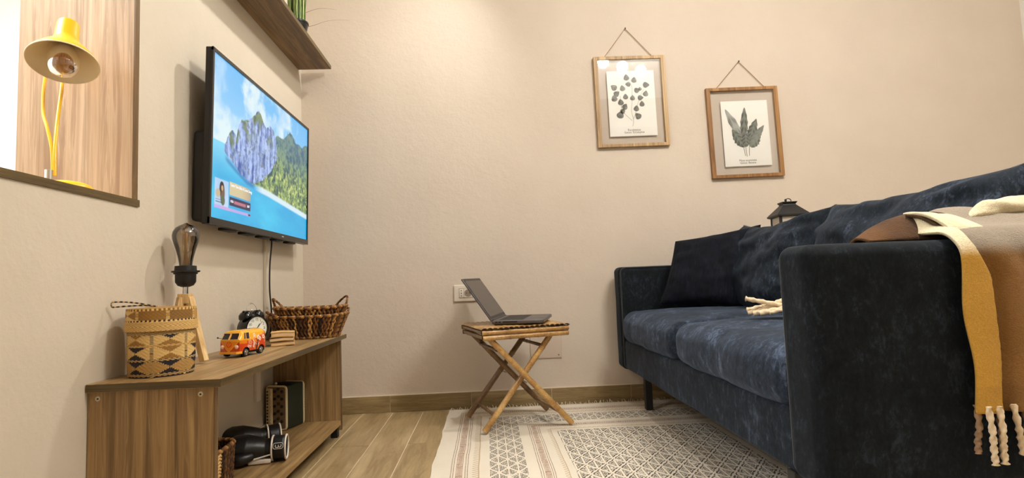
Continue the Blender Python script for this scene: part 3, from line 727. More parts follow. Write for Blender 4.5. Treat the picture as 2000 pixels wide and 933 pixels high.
# =================================================================== RUG
RX0, RY0, RW, RL = 0.71, -0.045, 1.57, 2.25
rug = thing('area_rug', 'flat woven cream rug with black and brown block print under the sofa', 'rug', (RX0, RY0, 0))
def rug_material():
    m = Mat('printed_cotton', 0.9); co = m.coord(); x, y0, z = m.xyz(co)
    wob = m.noise(co, 5, 2)*0.008-0.004
    y = y0*-1.0
    xe = x+wob; xr = (x*-1.0+RW)+wob; ye = y+wob
    dx = xe.min(xr)
    d = dx.min(ye)
    isx = dx.lt(ye)       # 1 when nearest edge is a side
    t = isx*y+(1-isx)*x if False else (y*isx)+(x*(isx*-1.0+1.0))
    def band(c, w): return (d-c).abs().lt(w/2)
    def OR(a, b_): return a.max(b_)
    n = m.noise(co, 60, 3, 0.6); grain = m.noise(m.map(co, scale=(1, 0.25, 1)), 500, 2, 0.5)
    base = m.mix(m.noise(co, 4, 3), (232, 222, 204), (214, 202, 182))
    # brown lines and medallion band
    br = OR(OR(band(0.066, 0.0022), band(0.0735, 0.0022)), OR(band(0.113, 0.0022), band(0.1205, 0.0022)))
    br = OR(br, OR(OR(band(0.357, 0.0022), band(0.3645, 0.0022)), OR(band(0.395, 0.0022), band(0.402, 0.0022))))
    def medal(c, w):
        u = (d-c)/(w/2); cell = (t/0.030); k = cell.floor(); fr = cell.frac()-0.5
        inside = u.abs().lt(1.0)
        rr = ((u*0.5).pw(2.0)+(fr*1.3).pw(2.0)).m('SQRT')
        ring = OR((rr-0.34).abs().lt(0.05), rr.lt(0.10))
        bars = OR(((fr*3.0).frac()-0.5).abs().lt(0.14)*u.abs().lt(0.72), (u.abs()-0.72).abs().lt(0.06))
        sel = ((k*0.5).frac()).lt(0.25)*1.0; sel2 = ((k*0.25).frac()).lt(0.2)
        light = (sel2*ring).max((sel2*-1.0+1.0)*bars)
        edge = (u.abs()).gt(0.9)
        return inside*((light*-1.0+1.0).max(edge))
    br2 = OR(medal(0.093, 0.022), medal(0.380, 0.019))
    # tan zigzag
    def zig(c, w):
        u = (d-c)/w+0.5; fr = ((t/0.020).frac()-0.5).abs()*2.0
        return (u.gt(0.0))*(u.lt(1.0))*(((u-fr).abs().lt(0.16)).max((u-0.92).abs().lt(0.09)))
    tan_ = OR(zig(0.148, 0.024), zig(0.440, 0.016))
    # black star lattice
    def lattice(sx, sy, lw, fr=9.0):
        a = x/sx; b_ = y/sy
        p = ((a+b_)*0.5); q = ((a-b_)*0.5); r = a
        def near(v): return ((v.frac()-0.5).abs()*-1.0+0.5)   # 0 on the line, .5 midway
        l1 = near(p); l2 = near(q); l3 = near(r)*1.0
        dm = l1.min(l2).min(l3*0.9)
        star = (l1+l2).lt(0.20)
        st = ((dm*fr+m.noise(co, 90, 2)*0.45).frac()).lt(0.60)
        brk = m.noise(m.map(co, scale=(1, 1, 1)), 130, 2, 0.6).gt(0.40)
        return (dm.gt(lw))*st*brk, l1, l2
    k1, _, _ = lattice(0.032, 0.045, 0.052, 9.0)
    k2, a1, a2 = lattice(0.034, 0.048, 0.060, 8.0)
    dash = (((a1-0.085).abs().lt(0.030))*((x/0.034*1.0+y/0.048*-1.0).m('MULTIPLY', 1.0).frac().gt(0.35)))
    k2 = OR(k2*m.noise(co, 40, 2).gt(0.36), dash)
    black = OR((d-0.2535).abs().lt(0.0635)*k1, d.gt(0.470)*k2)
    fade = m.rng(n, 0.3, 0.7, 0.62, 1.0)
    c = m.mix((br*fade), base, (108, 66, 44)); c = m.mix((br2*fade*0.95), c, (136, 86, 56)); c = m.mix(tan_*0.8, c, (168, 138, 94))
    c = m.mix(black*m.rng(n, 0.3, 0.6, 0.88, 1.0), c, (34, 30, 27))
    c = m.mix(grain*0.22, c, (170, 158, 140))
    m.set('Base Color', c).bump(grain*0.6+n*0.4, 0.35, 0.003)
    return m
M_rug = rug_material()
b = MB()
def rugpt(u, v):
    y = -RL*v; e = 0.010*nz((0, y*3.0, 5))+0.006*nz((0, y*9.0, 2))
    x = RW*u+e*(1-u)**3
    z = 0.0045+0.0012*nz((x*4, y*4, 1))
    return (x, y, max(z, 0.0030))
b.grid(rugpt, 60, 90, flip=True)
b.grid(lambda u, v: (rugpt(u, v)[0], rugpt(u, v)[1], 0.0006), 60, 90)
for side in (0, 1):
    b.grid(lambda u, v, s_=side: (*rugpt(s_, u)[:2], 0.0006+(rugpt(s_, u)[2]-0.0006)*v), 90, 1, flip=bool(side))
b.grid(lambda u, v: (*rugpt(u, 0)[:2], 0.0006+(rugpt(u, 0)[2]-0.0006)*v), 60, 1)
b.build('woven_cloth', M_rug, rug, smooth=60)
random.seed(11)
M_fringe = Mat('cotton_fringe', 0.9, color=(222, 208, 184)); b = MB()
for i in range(150):
    x = RW*(i+0.5)/150+random.uniform(-.002, .002); L = random.uniform(0.02, 0.034); sx = random.uniform(-0.012, 0.012); lift = random.uniform(0.000, 0.012)
    b.tube([(x, -0.002, 0.003), (x+sx*0.4, L*0.45, 0.0035+lift*0.6), (x+sx, min(L, 0.031), 0.0030+lift)], [0.0017, 0.0015, 0.0010], 5)
b.build('fringe', M_fringe, rug, kind='stuff')

# =================================================================== BAMBOO TABLE
TBL = (1.022, -0.352, 0.0055); TROT = radians(16)
tb = thing('folding_bamboo_table', 'small square folding bamboo table holding the laptop', 'table', TBL, (radians(0.6), 0, TROT))
def bam(p0, p1, r, mat, name, parent, seg=14, nodes=2, bend=0.0, seed=0):
    p0 = Vector(p0); p1 = Vector(p1); L = (p1-p0).length; n = 26; rs = random.Random(seed)
    npos = sorted([rs.uniform(0.12, 0.88) for _ in range(nodes)]); pts = []; rr = []
    sd = (p1-p0).orthogonal().normalized()
    tt = sorted(set([k/n for k in range(n+1)]+[q for c in npos for q in (c-.012, c-.006, c, c+.006, c+.012)]))
    for t in tt:
        pts.append(p0.lerp(p1, t)+sd*bend*sin(pi*t))
        g = sum(0.14*math.exp(-((t-c)*L/0.0035)**2) for c in npos); rr.append(r*(1+g+0.03*sin(t*9+seed)))
    b_ = MB(); b_.tube(pts, rr, seg)
    o = b_.build(name, [mat, M_bamend], parent, smooth=50)
    nf = len(o.data.polygons); o.data.polygons[nf-1].material_index = 1; o.data.polygons[nf-2].material_index = 1
    return o
hw, hd = 0.190, 0.178; zt = 0.430
# top canes (run front to back)
nc = 17
for i in range(nc):
    x = -hw+0.010+(2*hw-0.020)*i/(nc-1); rs = random.Random(i)
    b = MB()
    b.M = Matrix.Translation((x, 0, zt-0.0065))
    # split canes: shallow arched strips with cut ends
    w = 0.0122; n = 8; prof = [(w*cos(pi*(1-k/n)), 0.0075*sin(pi*k/n)) for k in range(n+1)]
    ya, yb = -hd-0.002+rs.uniform(-.002, .002), hd+rs.uniform(-.002, .002)
    jit = rs.uniform(-0.001, 0.001)
    A = [b.vert((px, ya, pz+jit)) for px, pz in prof]; B_ = [b.vert((px, yb, pz+jit)) for px, pz in prof]
    A2 = [b.vert((px*.78, ya, max(pz-0.003, -0.001)+jit)) for px, pz in prof]; B2 = [b.vert((px*.78, yb, max(pz-0.003, -0.001)+jit)) for px, pz in prof]
    for k in range(n):
        b.face((A[k], B_[k], B_[k+1], A[k+1])); b.face((A2[k], A2[k+1], B2[k+1], B2[k]), 1)
        b.face((A[k], A[k+1], A2[k+1], A2[k]), 1); b.face((B_[k], B2[k], B2[k+1], B_[k+1]), 1)
    b.face((A[0], A2[0], B2[0], B_[0]), 1); b.face((A[n], B_[n], B2[n], A2[n]), 1)
    b.build('top_slat', [M_bam, M_bamend], tb, smooth=50)
for sy in (-1, 1):
    bam((-hw, sy*(hd-0.010), zt-0.0185), (hw, sy*(hd-0.010), zt-0.0185), 0.0105, M_bam, 'top_rail', tb, nodes=2, seed=4+sy)
    bam((-hw+0.004, sy*(hd-0.012), zt-0.040), (hw, sy*(hd-0.012), zt-0.040), 0.0105, M_bam, 'lower_rail', tb, nodes=2, seed=14+sy)
for sx in (-1, 1):
    for dz in (0.0185, 0.040):
        bam((sx*(hw-0.012), -hd+0.022, zt-dz), (sx*(hw-0.012), hd-0.022, zt-dz), 0.0092, M_bamd, 'side_rail', tb, nodes=1, seed=24+sx)
LH = zt-0.046
fx = 0.198
for sy in (-1, 1):
    yo = sy*(hd-0.040)
    # leg leaning from top left to bottom right (outer) and its mate (inner)
    bam((-hw+0.022, yo-sy*0.0-0.012*1, LH+0.016), (fx, yo-0.012, 0.010), 0.0122, M_bam if sy < 0 else M_bamd, 'leg', tb, nodes=2, seed=40+sy)
    bam((hw-0.050, yo+0.012, LH+0.016), (-fx+0.020, yo+0.012, 0.010), 0.0122, M_bam if sy < 0 else M_bamd, 'leg', tb, nodes=2, seed=50+sy)
    b = MB(); b.cyl((-0.002, yo-0.03, 0.198), (-0.002, yo+0.03, 0.198), 0.003, 8); b.build('pivot_bolt', M_steel, tb)
yy = hd-0.05
for (x, z, s_) in ((-0.118, 0.335, 1), (0.098, 0.335, 2), (0.142, 0.064, 3), (-0.128, 0.066, 4)):
    off = -0.012 if s_ in (1, 3) else 0.012
    bam((x, -yy+off, z), (x, yy+off, z), 0.0072, M_bamd, 'stretcher', tb, nodes=1, seed=60+s_)

# =================================================================== LAPTOP
LZ = 0.4375
lp = thing('laptop', 'open grey laptop seen from the side on the bamboo table', 'laptop', (1.072, -0.318, LZ+0.001), (radians(0.6), 0, radians(-12.5)))
M_lap = Mat('laptop_grey', 0.4, 0.5, color=(92, 88, 88)); M_lapd = Mat('laptop_dark', 0.45, color=(34, 32, 33))
M_lscr = Mat('laptop_screen_off', 0.22, color=(52, 46, 44)); M_key = Mat('laptop_key', 0.5, color=(24, 23, 24))
b = MB(); b.rbox((-0.110, -0.162, 0.003), (0.112, 0.162, 0.0185), 0.005, 3, 4)
b.build('base', M_lap, lp)
b = MB(); b.rbox((-0.104, -0.155, 0.0), (0.100, 0.155, 0.006), 0.003, 2, 3); b.build('bottom_cover', M_lapd, lp)
b = MB()
for r_ in range(6):
    for c_ in range(14):
        b.box((-0.083+r_*0.0178, -0.134+c_*0.0192, 0.0180), (-0.083+r_*0.0178+0.0155, -0.134+c_*0.0192+0.0168, 0.0194))
b.build('keyboard', M_key, lp, smooth=0)
b = MB(); b.box((0.042, -0.052, 0.0182), (0.100, 0.052, 0.0188)); b.build('touchpad', Mat('touchpad', 0.35, 0.3, color=(84, 80, 82)), lp, smooth=0)
b = MB()
for (xa, xb) in ((-0.094, -0.086), (-0.080, -0.071), (-0.062, 0.000)): b.box((xa, -0.1635, 0.009), (xb, -0.160, 0.0145))
b.build('port', M_hole, lp, smooth=0)
lid = MB(); ang = radians(34.5)
lid.M = Matrix.Translation((-0.110, 0, 0.016)) @ Matrix.Rotation(-ang, 4, 'Y')
lid.rbox((-0.0045, -0.162, 0.0), (0.0035, 0.162, 0.222), 0.0035, 2, 4); lid.build('lid', M_lap, lp)
s = MB(); s.M = lid.M; s.box((0.003, -0.160, 0.008), (0.0042, 0.160, 0.220)); s.build('screen_bezel', M_lapd, lp, smooth=0)
s = MB(); s.M = lid.M; s.box((0.004, -0.152, 0.020), (0.0048, 0.152, 0.208)); s.build('screen', M_lscr, lp, smooth=0)
s = MB(); s.cyl((-0.108, -0.145, 0.0165), (-0.108, 0.145, 0.0165), 0.006, 12); s.build('hinge', M_lapd, lp)

# =================================================================== SOFA
SX0, SX1 = 1.552, 2.44
SYn, SYf = -1.765, -0.040
sofa = thing('sofa', 'two seat dark navy velvet sofa with slim arms and black legs', 'sofa', (1.99, -0.90, 0))
KW = dict(parent=sofa, local=False, smooth=50)
def soft(amp, sc, seed):
    def fn(w, d, h):
        q = nz((w.x, w.y, w.z), sc, seed); return w+d*amp*q
    return fn
AT = 0.668
for nm, ya, yb in (('armrest', SYn, SYn+0.122), ('armrest', SYf-0.122, SYf)):
    b = MB()
    def fn(w, d, h):
        puff = 0.006*(1-(w.x/h.x)**2)*(1-(w.z/h.z)**2)
        w = w+Vector((0, math.copysign(puff, w.y), 0)) if abs(d.y) > 0.5 else w
        return w+d*0.0025*nz(w, 9, 3)
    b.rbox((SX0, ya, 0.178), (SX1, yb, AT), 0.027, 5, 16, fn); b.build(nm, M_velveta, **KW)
    # welt along the front face
    for y in ((yb-0.006,) if ya < -1 else (ya+0.006,)):
        b = MB(); pts = [(SX1-0.03, y, AT-0.0045), (SX0+0.30, y, AT-0.0045), (SX0+0.06, y, AT-0.0045), (SX0+0.035, y, AT-0.0048), (SX0+0.018, y, AT-0.011), (SX0+0.010, y, AT-0.028), (SX0+0.0095, y, AT-0.06), (SX0+0.0095, y, 0.30), (SX0+0.0095, y, 0.22), (SX0+0.010, y, 0.200), (SX0+0.020, y, 0.186)]
        b.tube(bez(pts, 6), 0.0035, 8); b.build('piping', M_pipe, **KW)
b = MB(); b.rbox((SX0+0.012, SYn+0.118, 0.182), (SX1-0.02, SYf-0.118, 0.318), 0.012, 3, 14, soft(0.003, 8, 4)); b.build('seat_frame', M_velvet, **KW)
b = MB(); b.rbox((SX1-0.125, SYn+0.118, 0.30), (SX1, SYf-0.118, 0.705), 0.02, 3, 14, soft(0.003, 8, 5)); b.build('back_frame', M_velvet, **KW)
YM = -0.895
for i, (ya, yb) in enumerate(((YM+0.002, SYf-0.126), (SYn+0.126, YM-0.002))):
    b = MB()
    def fn(w, d, h, i=i):
        u = w.x/h.x; v = w.y/h.y
        top = max(d.z, 0); bot = max(-d.z, 0); fr = max(-d.x, 0)
        w = w+Vector((0, 0, 0.022*(1-u*u)*(1-v**4)*top))+Vector((-0.014*(1-v**4)*(1-(w.z/h.z)**2)*fr, 0, 0))
        wr = 0.006*nz((w.x*1.2, w.y*1.8, w.z), 3.2, 10+i)+0.004*nz(w, 9, 20+i)+0.0015*nz(w, 24, 30+i)
        return w+d*wr
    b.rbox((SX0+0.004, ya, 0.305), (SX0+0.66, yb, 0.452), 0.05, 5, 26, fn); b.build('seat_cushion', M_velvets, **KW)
def pillow(o, ex, ey, en, T, nu=44, pinch=0.05, wr=0.01, seed=0, crease=1.0, sag=0.0, ears=0.0):
    """o = centre; ex, ey = half vectors; en = unit normal"""
    b = MB(); ex = Vector(ex); ey = Vector(ey); en = Vector(en).normalized(); o = Vector(o)
    for sgn in (1, -1):
        def fn(u, v):
            a = u*2-1; c = v*2-1
            pa = a*(1-pinch*(1-c*c)*abs(a)**3*0 - pinch*(1-abs(c)**2)*(abs(a)**2)); pc = c*(1-pinch*(1-abs(a)**2)*(abs(c)**2))
            pc = pc-(sag*(1-a*a) if c > 0 else 0)*max(c, 0)
            pa *= 1-0.03*(abs(c)**8); 
            th = ((1-abs(a)**3.2)*(1-abs(c)**3.2)); th = max(th, 0)**0.48
            e = nz((a*1.3+seed, c*1.3, sgn*2), 1.5)*wr*2+nz((a*4+seed, c*4, sgn), 1.2)*wr*0.7*crease
            rad = sqrt(a*a+c*c); angl = atan2(c, a)
            fold = wr*0.55*sin(angl*16+seed*3+3*nz((a, c, seed), 2))*max(0, rad-0.72)*3*(1 if th > 0 else 0)*crease
            return o+ex*pa+ey*pc+en*sgn*(T/2*th+(e+fold)*min(1, th*1.5))
        b.grid(fn, nu, nu, flip=(sgn < 0))
    return b
def outline(o, ex, ey, pinch, sag=0.0, n=20):
    pts = []; ex = Vector(ex); ey = Vector(ey); o = Vector(o)
    def P(a, c):
        pa = a*(1-pinch*(1-abs(c)**2)*(abs(a)**2)); pc = c*(1-pinch*(1-abs(a)**2)*(abs(c)**2)); pc = pc-(sag*(1-a*a) if c > 0 else 0)*max(c, 0); pa *= 1-0.03*(abs(c)**8)
        return o+ex*pa+ey*pc
    for k in range(n): pts.append(P(-1+2*k/n, -1))
    for k in range(n): pts.append(P(1, -1+2*k/n))
    for k in range(n): pts.append(P(1-2*k/n, 1))
    for k in range(n): pts.append(P(-1, 1-2*k/n))
    return pts
# back cushions: x leans back, ridge near x = 2.2
for i, (ya, yb) in enumerate(((YM-0.002, SYf-0.13), (SYn+0.128, YM+0.002))):
    cy = (ya+yb)/2; hy = (yb-ya)/2+0.012
    up = Vector((0.155, 0, 0.385)); cen = Vector((2.105, cy, 0.462+0.192)); ey = up/2; en = Vector((-0.385, 0, 0.155)).normalized()
    sg_ = (0.19, 0.13)[i]; b = pillow(cen, (0, hy, 0), ey, en, 0.20, 52, 0.035, 0.012, seed=i*3.3+1, sag=sg_)
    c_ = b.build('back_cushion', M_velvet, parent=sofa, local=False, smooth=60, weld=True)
    b = MB(); b.tube(outline(cen, (0, hy, 0), ey, 0.035, sg_), 0.0045, 7, closed=True); b.build('piping', M_pipe, c_, local=False)
for (lx, ly) in ((1.643, -0.235), (1.577, -1.628), (2.35, -0.235), (2.35, -1.640)):
    b = MB(); b.box((lx-0.016, ly-0.016, 0.0062), (lx+0.016, ly+0.016, 0.184)); b.build('leg', M_blackm, sofa, local=False, smooth=0, bevel=0.002)

# throw pillow in the far corner
tp = thing('throw_pillow', 'very dark corduroy throw pillow leaning in the far corner of the sofa', 'pillow', (1.90, -0.33, 0.47))
BL, BR, TL_, TR = Vector((1.700, -0.305, 0.487)), Vector((2.060, -0.470, 0.462)), Vector((1.812, -0.245, 0.775)), Vector((2.150, -0.395, 0.828))
cen = (BL+BR+TL_+TR)/4; ex = ((BR-BL)+(TR-TL_))/4; ey = ((TL_-BL)+(TR-BR))/4
def pillow_quad(BL, BR, TL_, TR, T, nu, pinch, wr, seed):
    en = (BR-BL).cross(TL_-BL).normalized(); b = MB()
    def edge(a, c):
        pa = a*(1-pinch*(1-c*c)*(a*a)); pc = c*(1-pinch*(1-a*a)*(c*c)); u = (pa+1)/2; v = (pc+1)/2
        return (BL*(1-u)+BR*u)*(1-v)+(TL_*(1-u)+TR*u)*v
    for sgn in (1, -1):
        def fn(u, v):
            a = u*2-1; c = v*2-1; th = max((1-abs(a)**3)*(1-abs(c)**3), 0)**0.5
            e = nz((a+seed, c, sgn*2), 2.0)*wr*2+nz((a*4+seed, c*4, sgn), 1.2)*wr
            cord = 0.0012*sin(a*95) 
            return edge(a, c)+en*sgn*(T/2*th+(e+cord)*min(1, th*1.5))
        b.grid(fn, nu, nu, flip=(sgn < 0))
    pts = [edge(-1+2*k/20, -1) for k in range(20)]+[edge(1, -1+2*k/20) for k in range(20)]+[edge(1-2*k/20, 1) for k in range(20)]+[edge(-1, 1-2*k/20) for k in range(20)]
    return b, pts
b, pts = pillow_quad(BL, BR, TL_, TR, 0.13, 120, 0.05, 0.006, 4.2)
b.build('cover', M_velvetdk, tp, local=False, smooth=60, weld=True)
b = MB(); b.tube(pts, 0.003, 6, closed=True); b.build('seam', M_velvetdk, tp, local=False)

# =================================================================== LANTERN
ln = thing('lantern', 'black metal lantern with frosted panes standing on the sofa back frame', 'lantern', (2.380, -0.215, 0.7085), (0, 0, radians(-8)))
b = MB()
b.box((-0.062, -0.062, 0), (0.062, 0.062, 0.012)); b.build('base', M_blackm, ln, smooth=0, bevel=0.002)
hwL = 0.056; zc = 0.175
for sx in (-1, 1):
    for sy in (-1, 1):
        MB().box((sx*hwL-0.0055, sy*hwL-0.0055, 0.012), (sx*hwL+0.0055, sy*hwL+0.0055, zc)).build('corner_post', M_blackm, ln, smooth=0)
M_frost = Mat('frosted_pane', 0.55, color=(226, 212, 190), Transmission_Weight=0.25)
for k in range(4):
    b = MB(); b.M = Matrix.Rotation(pi/2*k, 4, 'Z'); b.box((-hwL+0.0055, -hwL-0.0015, 0.012), (hwL-0.0055, -hwL+0.0005, zc-0.002)); b.build('pane', M_frost, ln, smooth=0)
b = MB(); b.M = Matrix.Rotation(pi/4, 4, 'Z'); r2 = sqrt(2)
b.lathe([(0.0625*r2, zc-0.008), (0.0735*r2, zc-0.003), (0.0735*r2, zc+0.003), (0.030*r2, zc+0.050), (0.028*r2, zc+0.055), (0.034*r2, zc+0.062), (0.034*r2, zc+0.066), (0.001, zc+0.069)], 4); b.build('roof', M_blackm, ln, smooth=0)
b = MB(); pts = [(0.016*cos(a), 0, zc+0.074+0.010*sin(a)) for a in [2*pi*k/16 for k in range(16)]]
b.M = Matrix.Rotation(radians(20), 4, 'Z') @ Matrix.Translation((0.008, 0, 0)); b.tube(pts, 0.0022, 6, closed=True); b.build('ring', M_blackm, ln)
b = MB(); b.ell((-0.006, 0, zc+0.075), (0.006, 0.006, 0.008), 10, 8); b.build('finial', M_blackm, ln)

# =================================================================== BLANKET
bl = thing('throw_blanket', 'mustard, cream and taupe checked woollen throw draped over the near sofa arm', 'blanket', (2.05, -1.76, 0.67))
M_bl = Mat('brushed_wool', 0.95); a = M_bl.attr('col'); _c = M_bl.coord()
nn = M_bl.noise(_c, 330, 3, 0.7); n3 = M_bl.noise(_c, 60, 3, 0.6)
M_bl.set('Base Color', M_bl.mix(M_bl.rng(nn*0.6+n3*0.4, 0.35, 0.65, 0, 0.45), a, (255, 236, 205), 'MULTIPLY'))
M_bl.set('Base Color', M_bl.mix(M_bl.rng(nn, 0.35, 0.6, 0.35, 0.0), a, M_bl.mix(0.55, a, (70, 48, 30))))
M_bl.b.inputs['Sheen Weight'].default_value = 0.04; M_bl.b.inputs['Sheen Roughness'].default_value = 0.6; M_bl.bump(nn*0.7+n3*0.6, 0.8, 0.005)
CRE, TAU, MUS, OCH, BRN, RED = [np.array(lin(c)) for c in ((240, 226, 190), (158, 145, 128), (214, 162, 58), (142, 100, 42), (74, 52, 28), (132, 80, 44))]
def ss1(a, b_, x):
    t = min(max((x-a)/(b_-a), 0), 1); return t*t*(3-2*t)
def cloth(name, fn, nu, nv, colfn, thick=0.006, flip=False):
    b = MB(); b.grid(fn, nu, nv, flip=flip)
    o = b.build(name, M_bl, bl, local=False, smooth=70, solid=thick)
    cols = [colfn(i/nu, j/nv) for j in range(nv+1) for i in range(nu+1)]; set_cols(o, cols); return o
ARMIN, ARMOUT = SYn+0.122, SYn
HEM = 0.350; XR_ = 2.38; S0 = -0.175
def crease(s_): return 1.905-0.028*ss1(0.10, 0.02, s_)-0.012*ss1(0.22, 0.34, s_)-0.012*ss1(0.0, -0.1, s_)
def drape_s(v): return S0+(HEM-S0)*v
def drape_x(u, s_):
    xl = 1.845+0.30*max(0, -s_-0.05)*1.0+0.004*sin(s_*30)
    return xl+(XR_-xl)*(u**1.35)
def hump(x, s_):
    """height of the bunched cloth above the arm top"""
    t = min(max(-s_/0.10, 0), 1.3)
    e = ss1(1.835, 1.865, x)
    h = (0.014+0.040*sin(min(t, 1)*pi/2)**1.2)*e
    h += 0.010*ss1(1.93, 2.06, x)*sin(min(t, 1)*pi/2)
    h += 0.007*sin((x*0.8-s_*0.9)*58)*min(t, 1)*ss1(1.88, 1.95, x)+0.006*nz((x*11, s_*14, 3))*min(t*2, 1)
    h -= 0.016*math.exp(-((x-1.872)/0.014)**2)*math.exp(-((s_+0.030)/0.016)**2)
    return h
def drape(u, v):
    s_ = drape_s(v); x = drape_x(u, s_); down = max(s_, 0)/HEM; r = 0.027; xc = crease(s_)
    lift = 0.010
    if s_ > r*1.45: y, z = ARMOUT-lift, AT-r-(s_-r*1.45)
    elif s_ > 0: t = s_/(r*1.45)*pi/2; y, z = ARMOUT+r-(r+lift)*sin(t), AT-r+(r+lift)*cos(t)
    elif s_ > -0.11: y, z = ARMOUT+r-s_*0.95, AT+lift
    else: y, z = ARMOUT+r+0.1045+min(-s_-0.11, 0.02)*0.5, AT+lift-(-s_-0.11)*1.1
    hh = hump(x, s_) if s_ < 0.0 else hump(x, 0)*(1-ss1(0, 0.03, s_))
    z += hh
    o_ = ss1(-0.02, 0.05, s_)
    front = 1-ss1(xc-0.004, xc+0.005, x)
    y -= o_*front*(0.016+0.010*down+0.004*sin((x-1.845)/0.06*pi))
    q = max(0, x-xc)
    fold = 0.5-0.5*cos(q*2*pi/0.105*(1+0.25*nz((x*3, 1, 2))))
    y -= o_*(1-front)*(0.002+(0.008+0.026*down)*fold)
    y -= 0.003*nz((x*9, z*7, 2))*o_
    y = y if s_ < 0.05 else min(y, ARMOUT-0.007)
    return (x, y, z)
def drape_col(u, v):
    s_ = drape_s(v); x = drape_x(u, s_); xc = crease(s_)
    L_ = 1-ss1(xc-0.005, xc+0.006, x+0.004*nz((x*60, s_*60, 1)))
    top = CRE*L_+TAU*(1-L_); low = MUS*L_+OCH*(1-L_)
    rr = ss1(2.02, 2.06, x)*(1-L_); low = low*(1-rr)+RED*rr
    k = ss1(0.028, 0.052, s_+0.004*nz((x*40, 3, s_*40)))
    c = top*(1-k)+low*k
    if s_ > HEM-0.05: c = c*(0.92+0.08*nz((x*50, s_*50, 4)))
    return c
cloth('hanging_cloth', drape, 150, 110, drape_col, 0.007, flip=True)
# cream roll: bunched edge on top at the right
P_ = bez([(1.965, -1.690, 0.716), (1.995, -1.685, 0.727), (2.03, -1.680, 0.735), (2.08, -1.675, 0.739), (2.15, -1.67, 0.742), (2.24, -1.67, 0.742), (2.35, -1.68, 0.72)], 8); b = MB()
def rf(k, a): return 1+0.10*sin(3*a+k*0.35)+0.10*nz((k*0.15, cos(a)*1.5, sin(a)*1.5), 1.5)
n_ = len(P_); b.tube(P_, [0.004+0.017*min(1, k/11) for k in range(n_)], 22, rfun=rf)
o = b.build('rolled_edge', M_bl, bl, local=False, smooth=70); set_cols(o, [CRE for i in range(len(o.data.vertices))])
# brown corner lying over the inner edge of the arm
def ridge_z(x):
    return np.interp(x, [1.735, 1.764, 1.79, 1.812, 1.835, 1.87, 1.92, 1.96], [0.678, 0.694, 0.707, 0.719, 0.727, 0.733, 0.731, 0.725])
def corner(u, v):
    x = 1.735+0.225*u; rz_ = float(ridge_z(x)); hgt = rz_-AT-0.002
    # v: 0 outer foot on the arm top, .45 ridge, 1 down on the seat side
    if v < 0.45: q = v/0.45; y = -1.640-0.055*(1-q)-0.02*u*(1-q); z = AT+0.003+hgt*sin(q*pi/2)**0.8
    else: q = (v-0.45)/0.55; y = -1.640+0.035*sin(q*pi/2); z = rz_-q*q*0.10-0.01*q
    z += 0.004*nz((x*16, y*16, 8))*sin(pi*min(1, v*1.4)); y += 0.004*sin(x*70+v*5)*sin(pi*v)
    return (x, y, z)
def corner_col(u, v):
    k = ss1(0.10, 0.30, u)*(0.7+0.5*nz((u*4, v*3, 6))); e = ss1(.60, .72, u)
    c = OCH*0.72*(1-k)+BRN*k
    return c*np.array((0.62, 0.50, 0.34))*(1-e*0.25)
cloth('turned_corner', corner, 56, 40, corner_col, 0.006)
# cream fold bridging the corner and the hanging part
def lap(u, v):
    # u outward from the ridge to the arm edge, v left to right
    x = 1.862+0.070*v-0.020*(1-u)*(1-v)+0.004*u; y = -1.668-0.092*u
    zt_ = 0.729-0.003*v; z = zt_*(1-u**1.8)+(AT+0.013+0.004*v)*(u**1.8)
    z += 0.006*sin(u*pi)*sin(v*pi*1.5+0.6)
    if u > 0.9: z -= (u-0.9)*0.12
    return (x, y, z)
cloth('lap_fold', lap, 30, 26, lambda u, v: CRE*(1-ss1(.8, 1, v)*ss1(.3, 0, u)*.3), 0.006, flip=True)
b = MB(); b.tube(bez([(1.842, -1.668, 0.727), (1.850, -1.690, 0.722), (1.860, -1.715, 0.706), (1.866, -1.740, 0.686), (1.868, -1.752, 0.676)], 6), 0.0038, 8); o = b.build('bound_edge', M_bl, bl, local=False, smooth=70); set_cols(o, [BRN*1.1]*len(o.data.vertices))
# inside part reaching over the seat (its fringe shows past the arm)
def inner(u, v):
    t = v*0.66
    if t < 0.19: y = ARMIN+0.030+0.01*ss1(0, .19, t); z = AT+0.01-t*0.90; x = 1.93+0.30*u
    else: q = (t-0.19)/0.47; y = ARMIN+0.04+(t-0.19)*0.86; z = 0.497-0.002*q; x = 1.93-0.10*q+(0.30-0.08*q)*u
    z += 0.006*(1 if t >= 0.19 else 0)*nz((x*6, y*6, 4))
    return (x, y, z)
cloth('inner_panel', inner, 30, 44, lambda u, v: TAU*(1-v)+CRE*v, 0.006)
# tassels
M_tas = Mat('twisted_wool_fringe', 0.95); _c = M_tas.coord(); M_tas.set('Base Color', M_tas.mix(M_tas.noise(_c, 120, 3), (242, 224, 190), (206, 176, 138))); M_tas.b.inputs['Sheen Weight'].default_value = 0.4
M_tas2 = Mat('twisted_wool_fringe_brown', 0.95); _c = M_tas2.coord(); M_tas2.set('Base Color', M_tas2.mix(M_tas2.noise(_c, 120, 3), (170, 138, 106), (126, 98, 74)))
def tassel(pts, r, mat, seed=0, amp=0.26):
    P = bez(pts, 8); n = len(P)
    P = bez([tuple(p) for p in P], 2); n = len(P)
    def f(k, a): return 1+amp*sin(2*a+k*0.75+seed)
    b = MB(); b.tube(P, [r*(0.92+0.06*sin(k*1.5+seed))*(1.15 if k > n-4 else 1)*(0.6 if k == n-1 else 1) for k in range(n)], 12, rfun=f)
    return b.build('tassel', mat, bl, local=False, smooth=70)
random.seed(5)
zh = AT-0.027-(HEM-0.027*1.45)+0.004
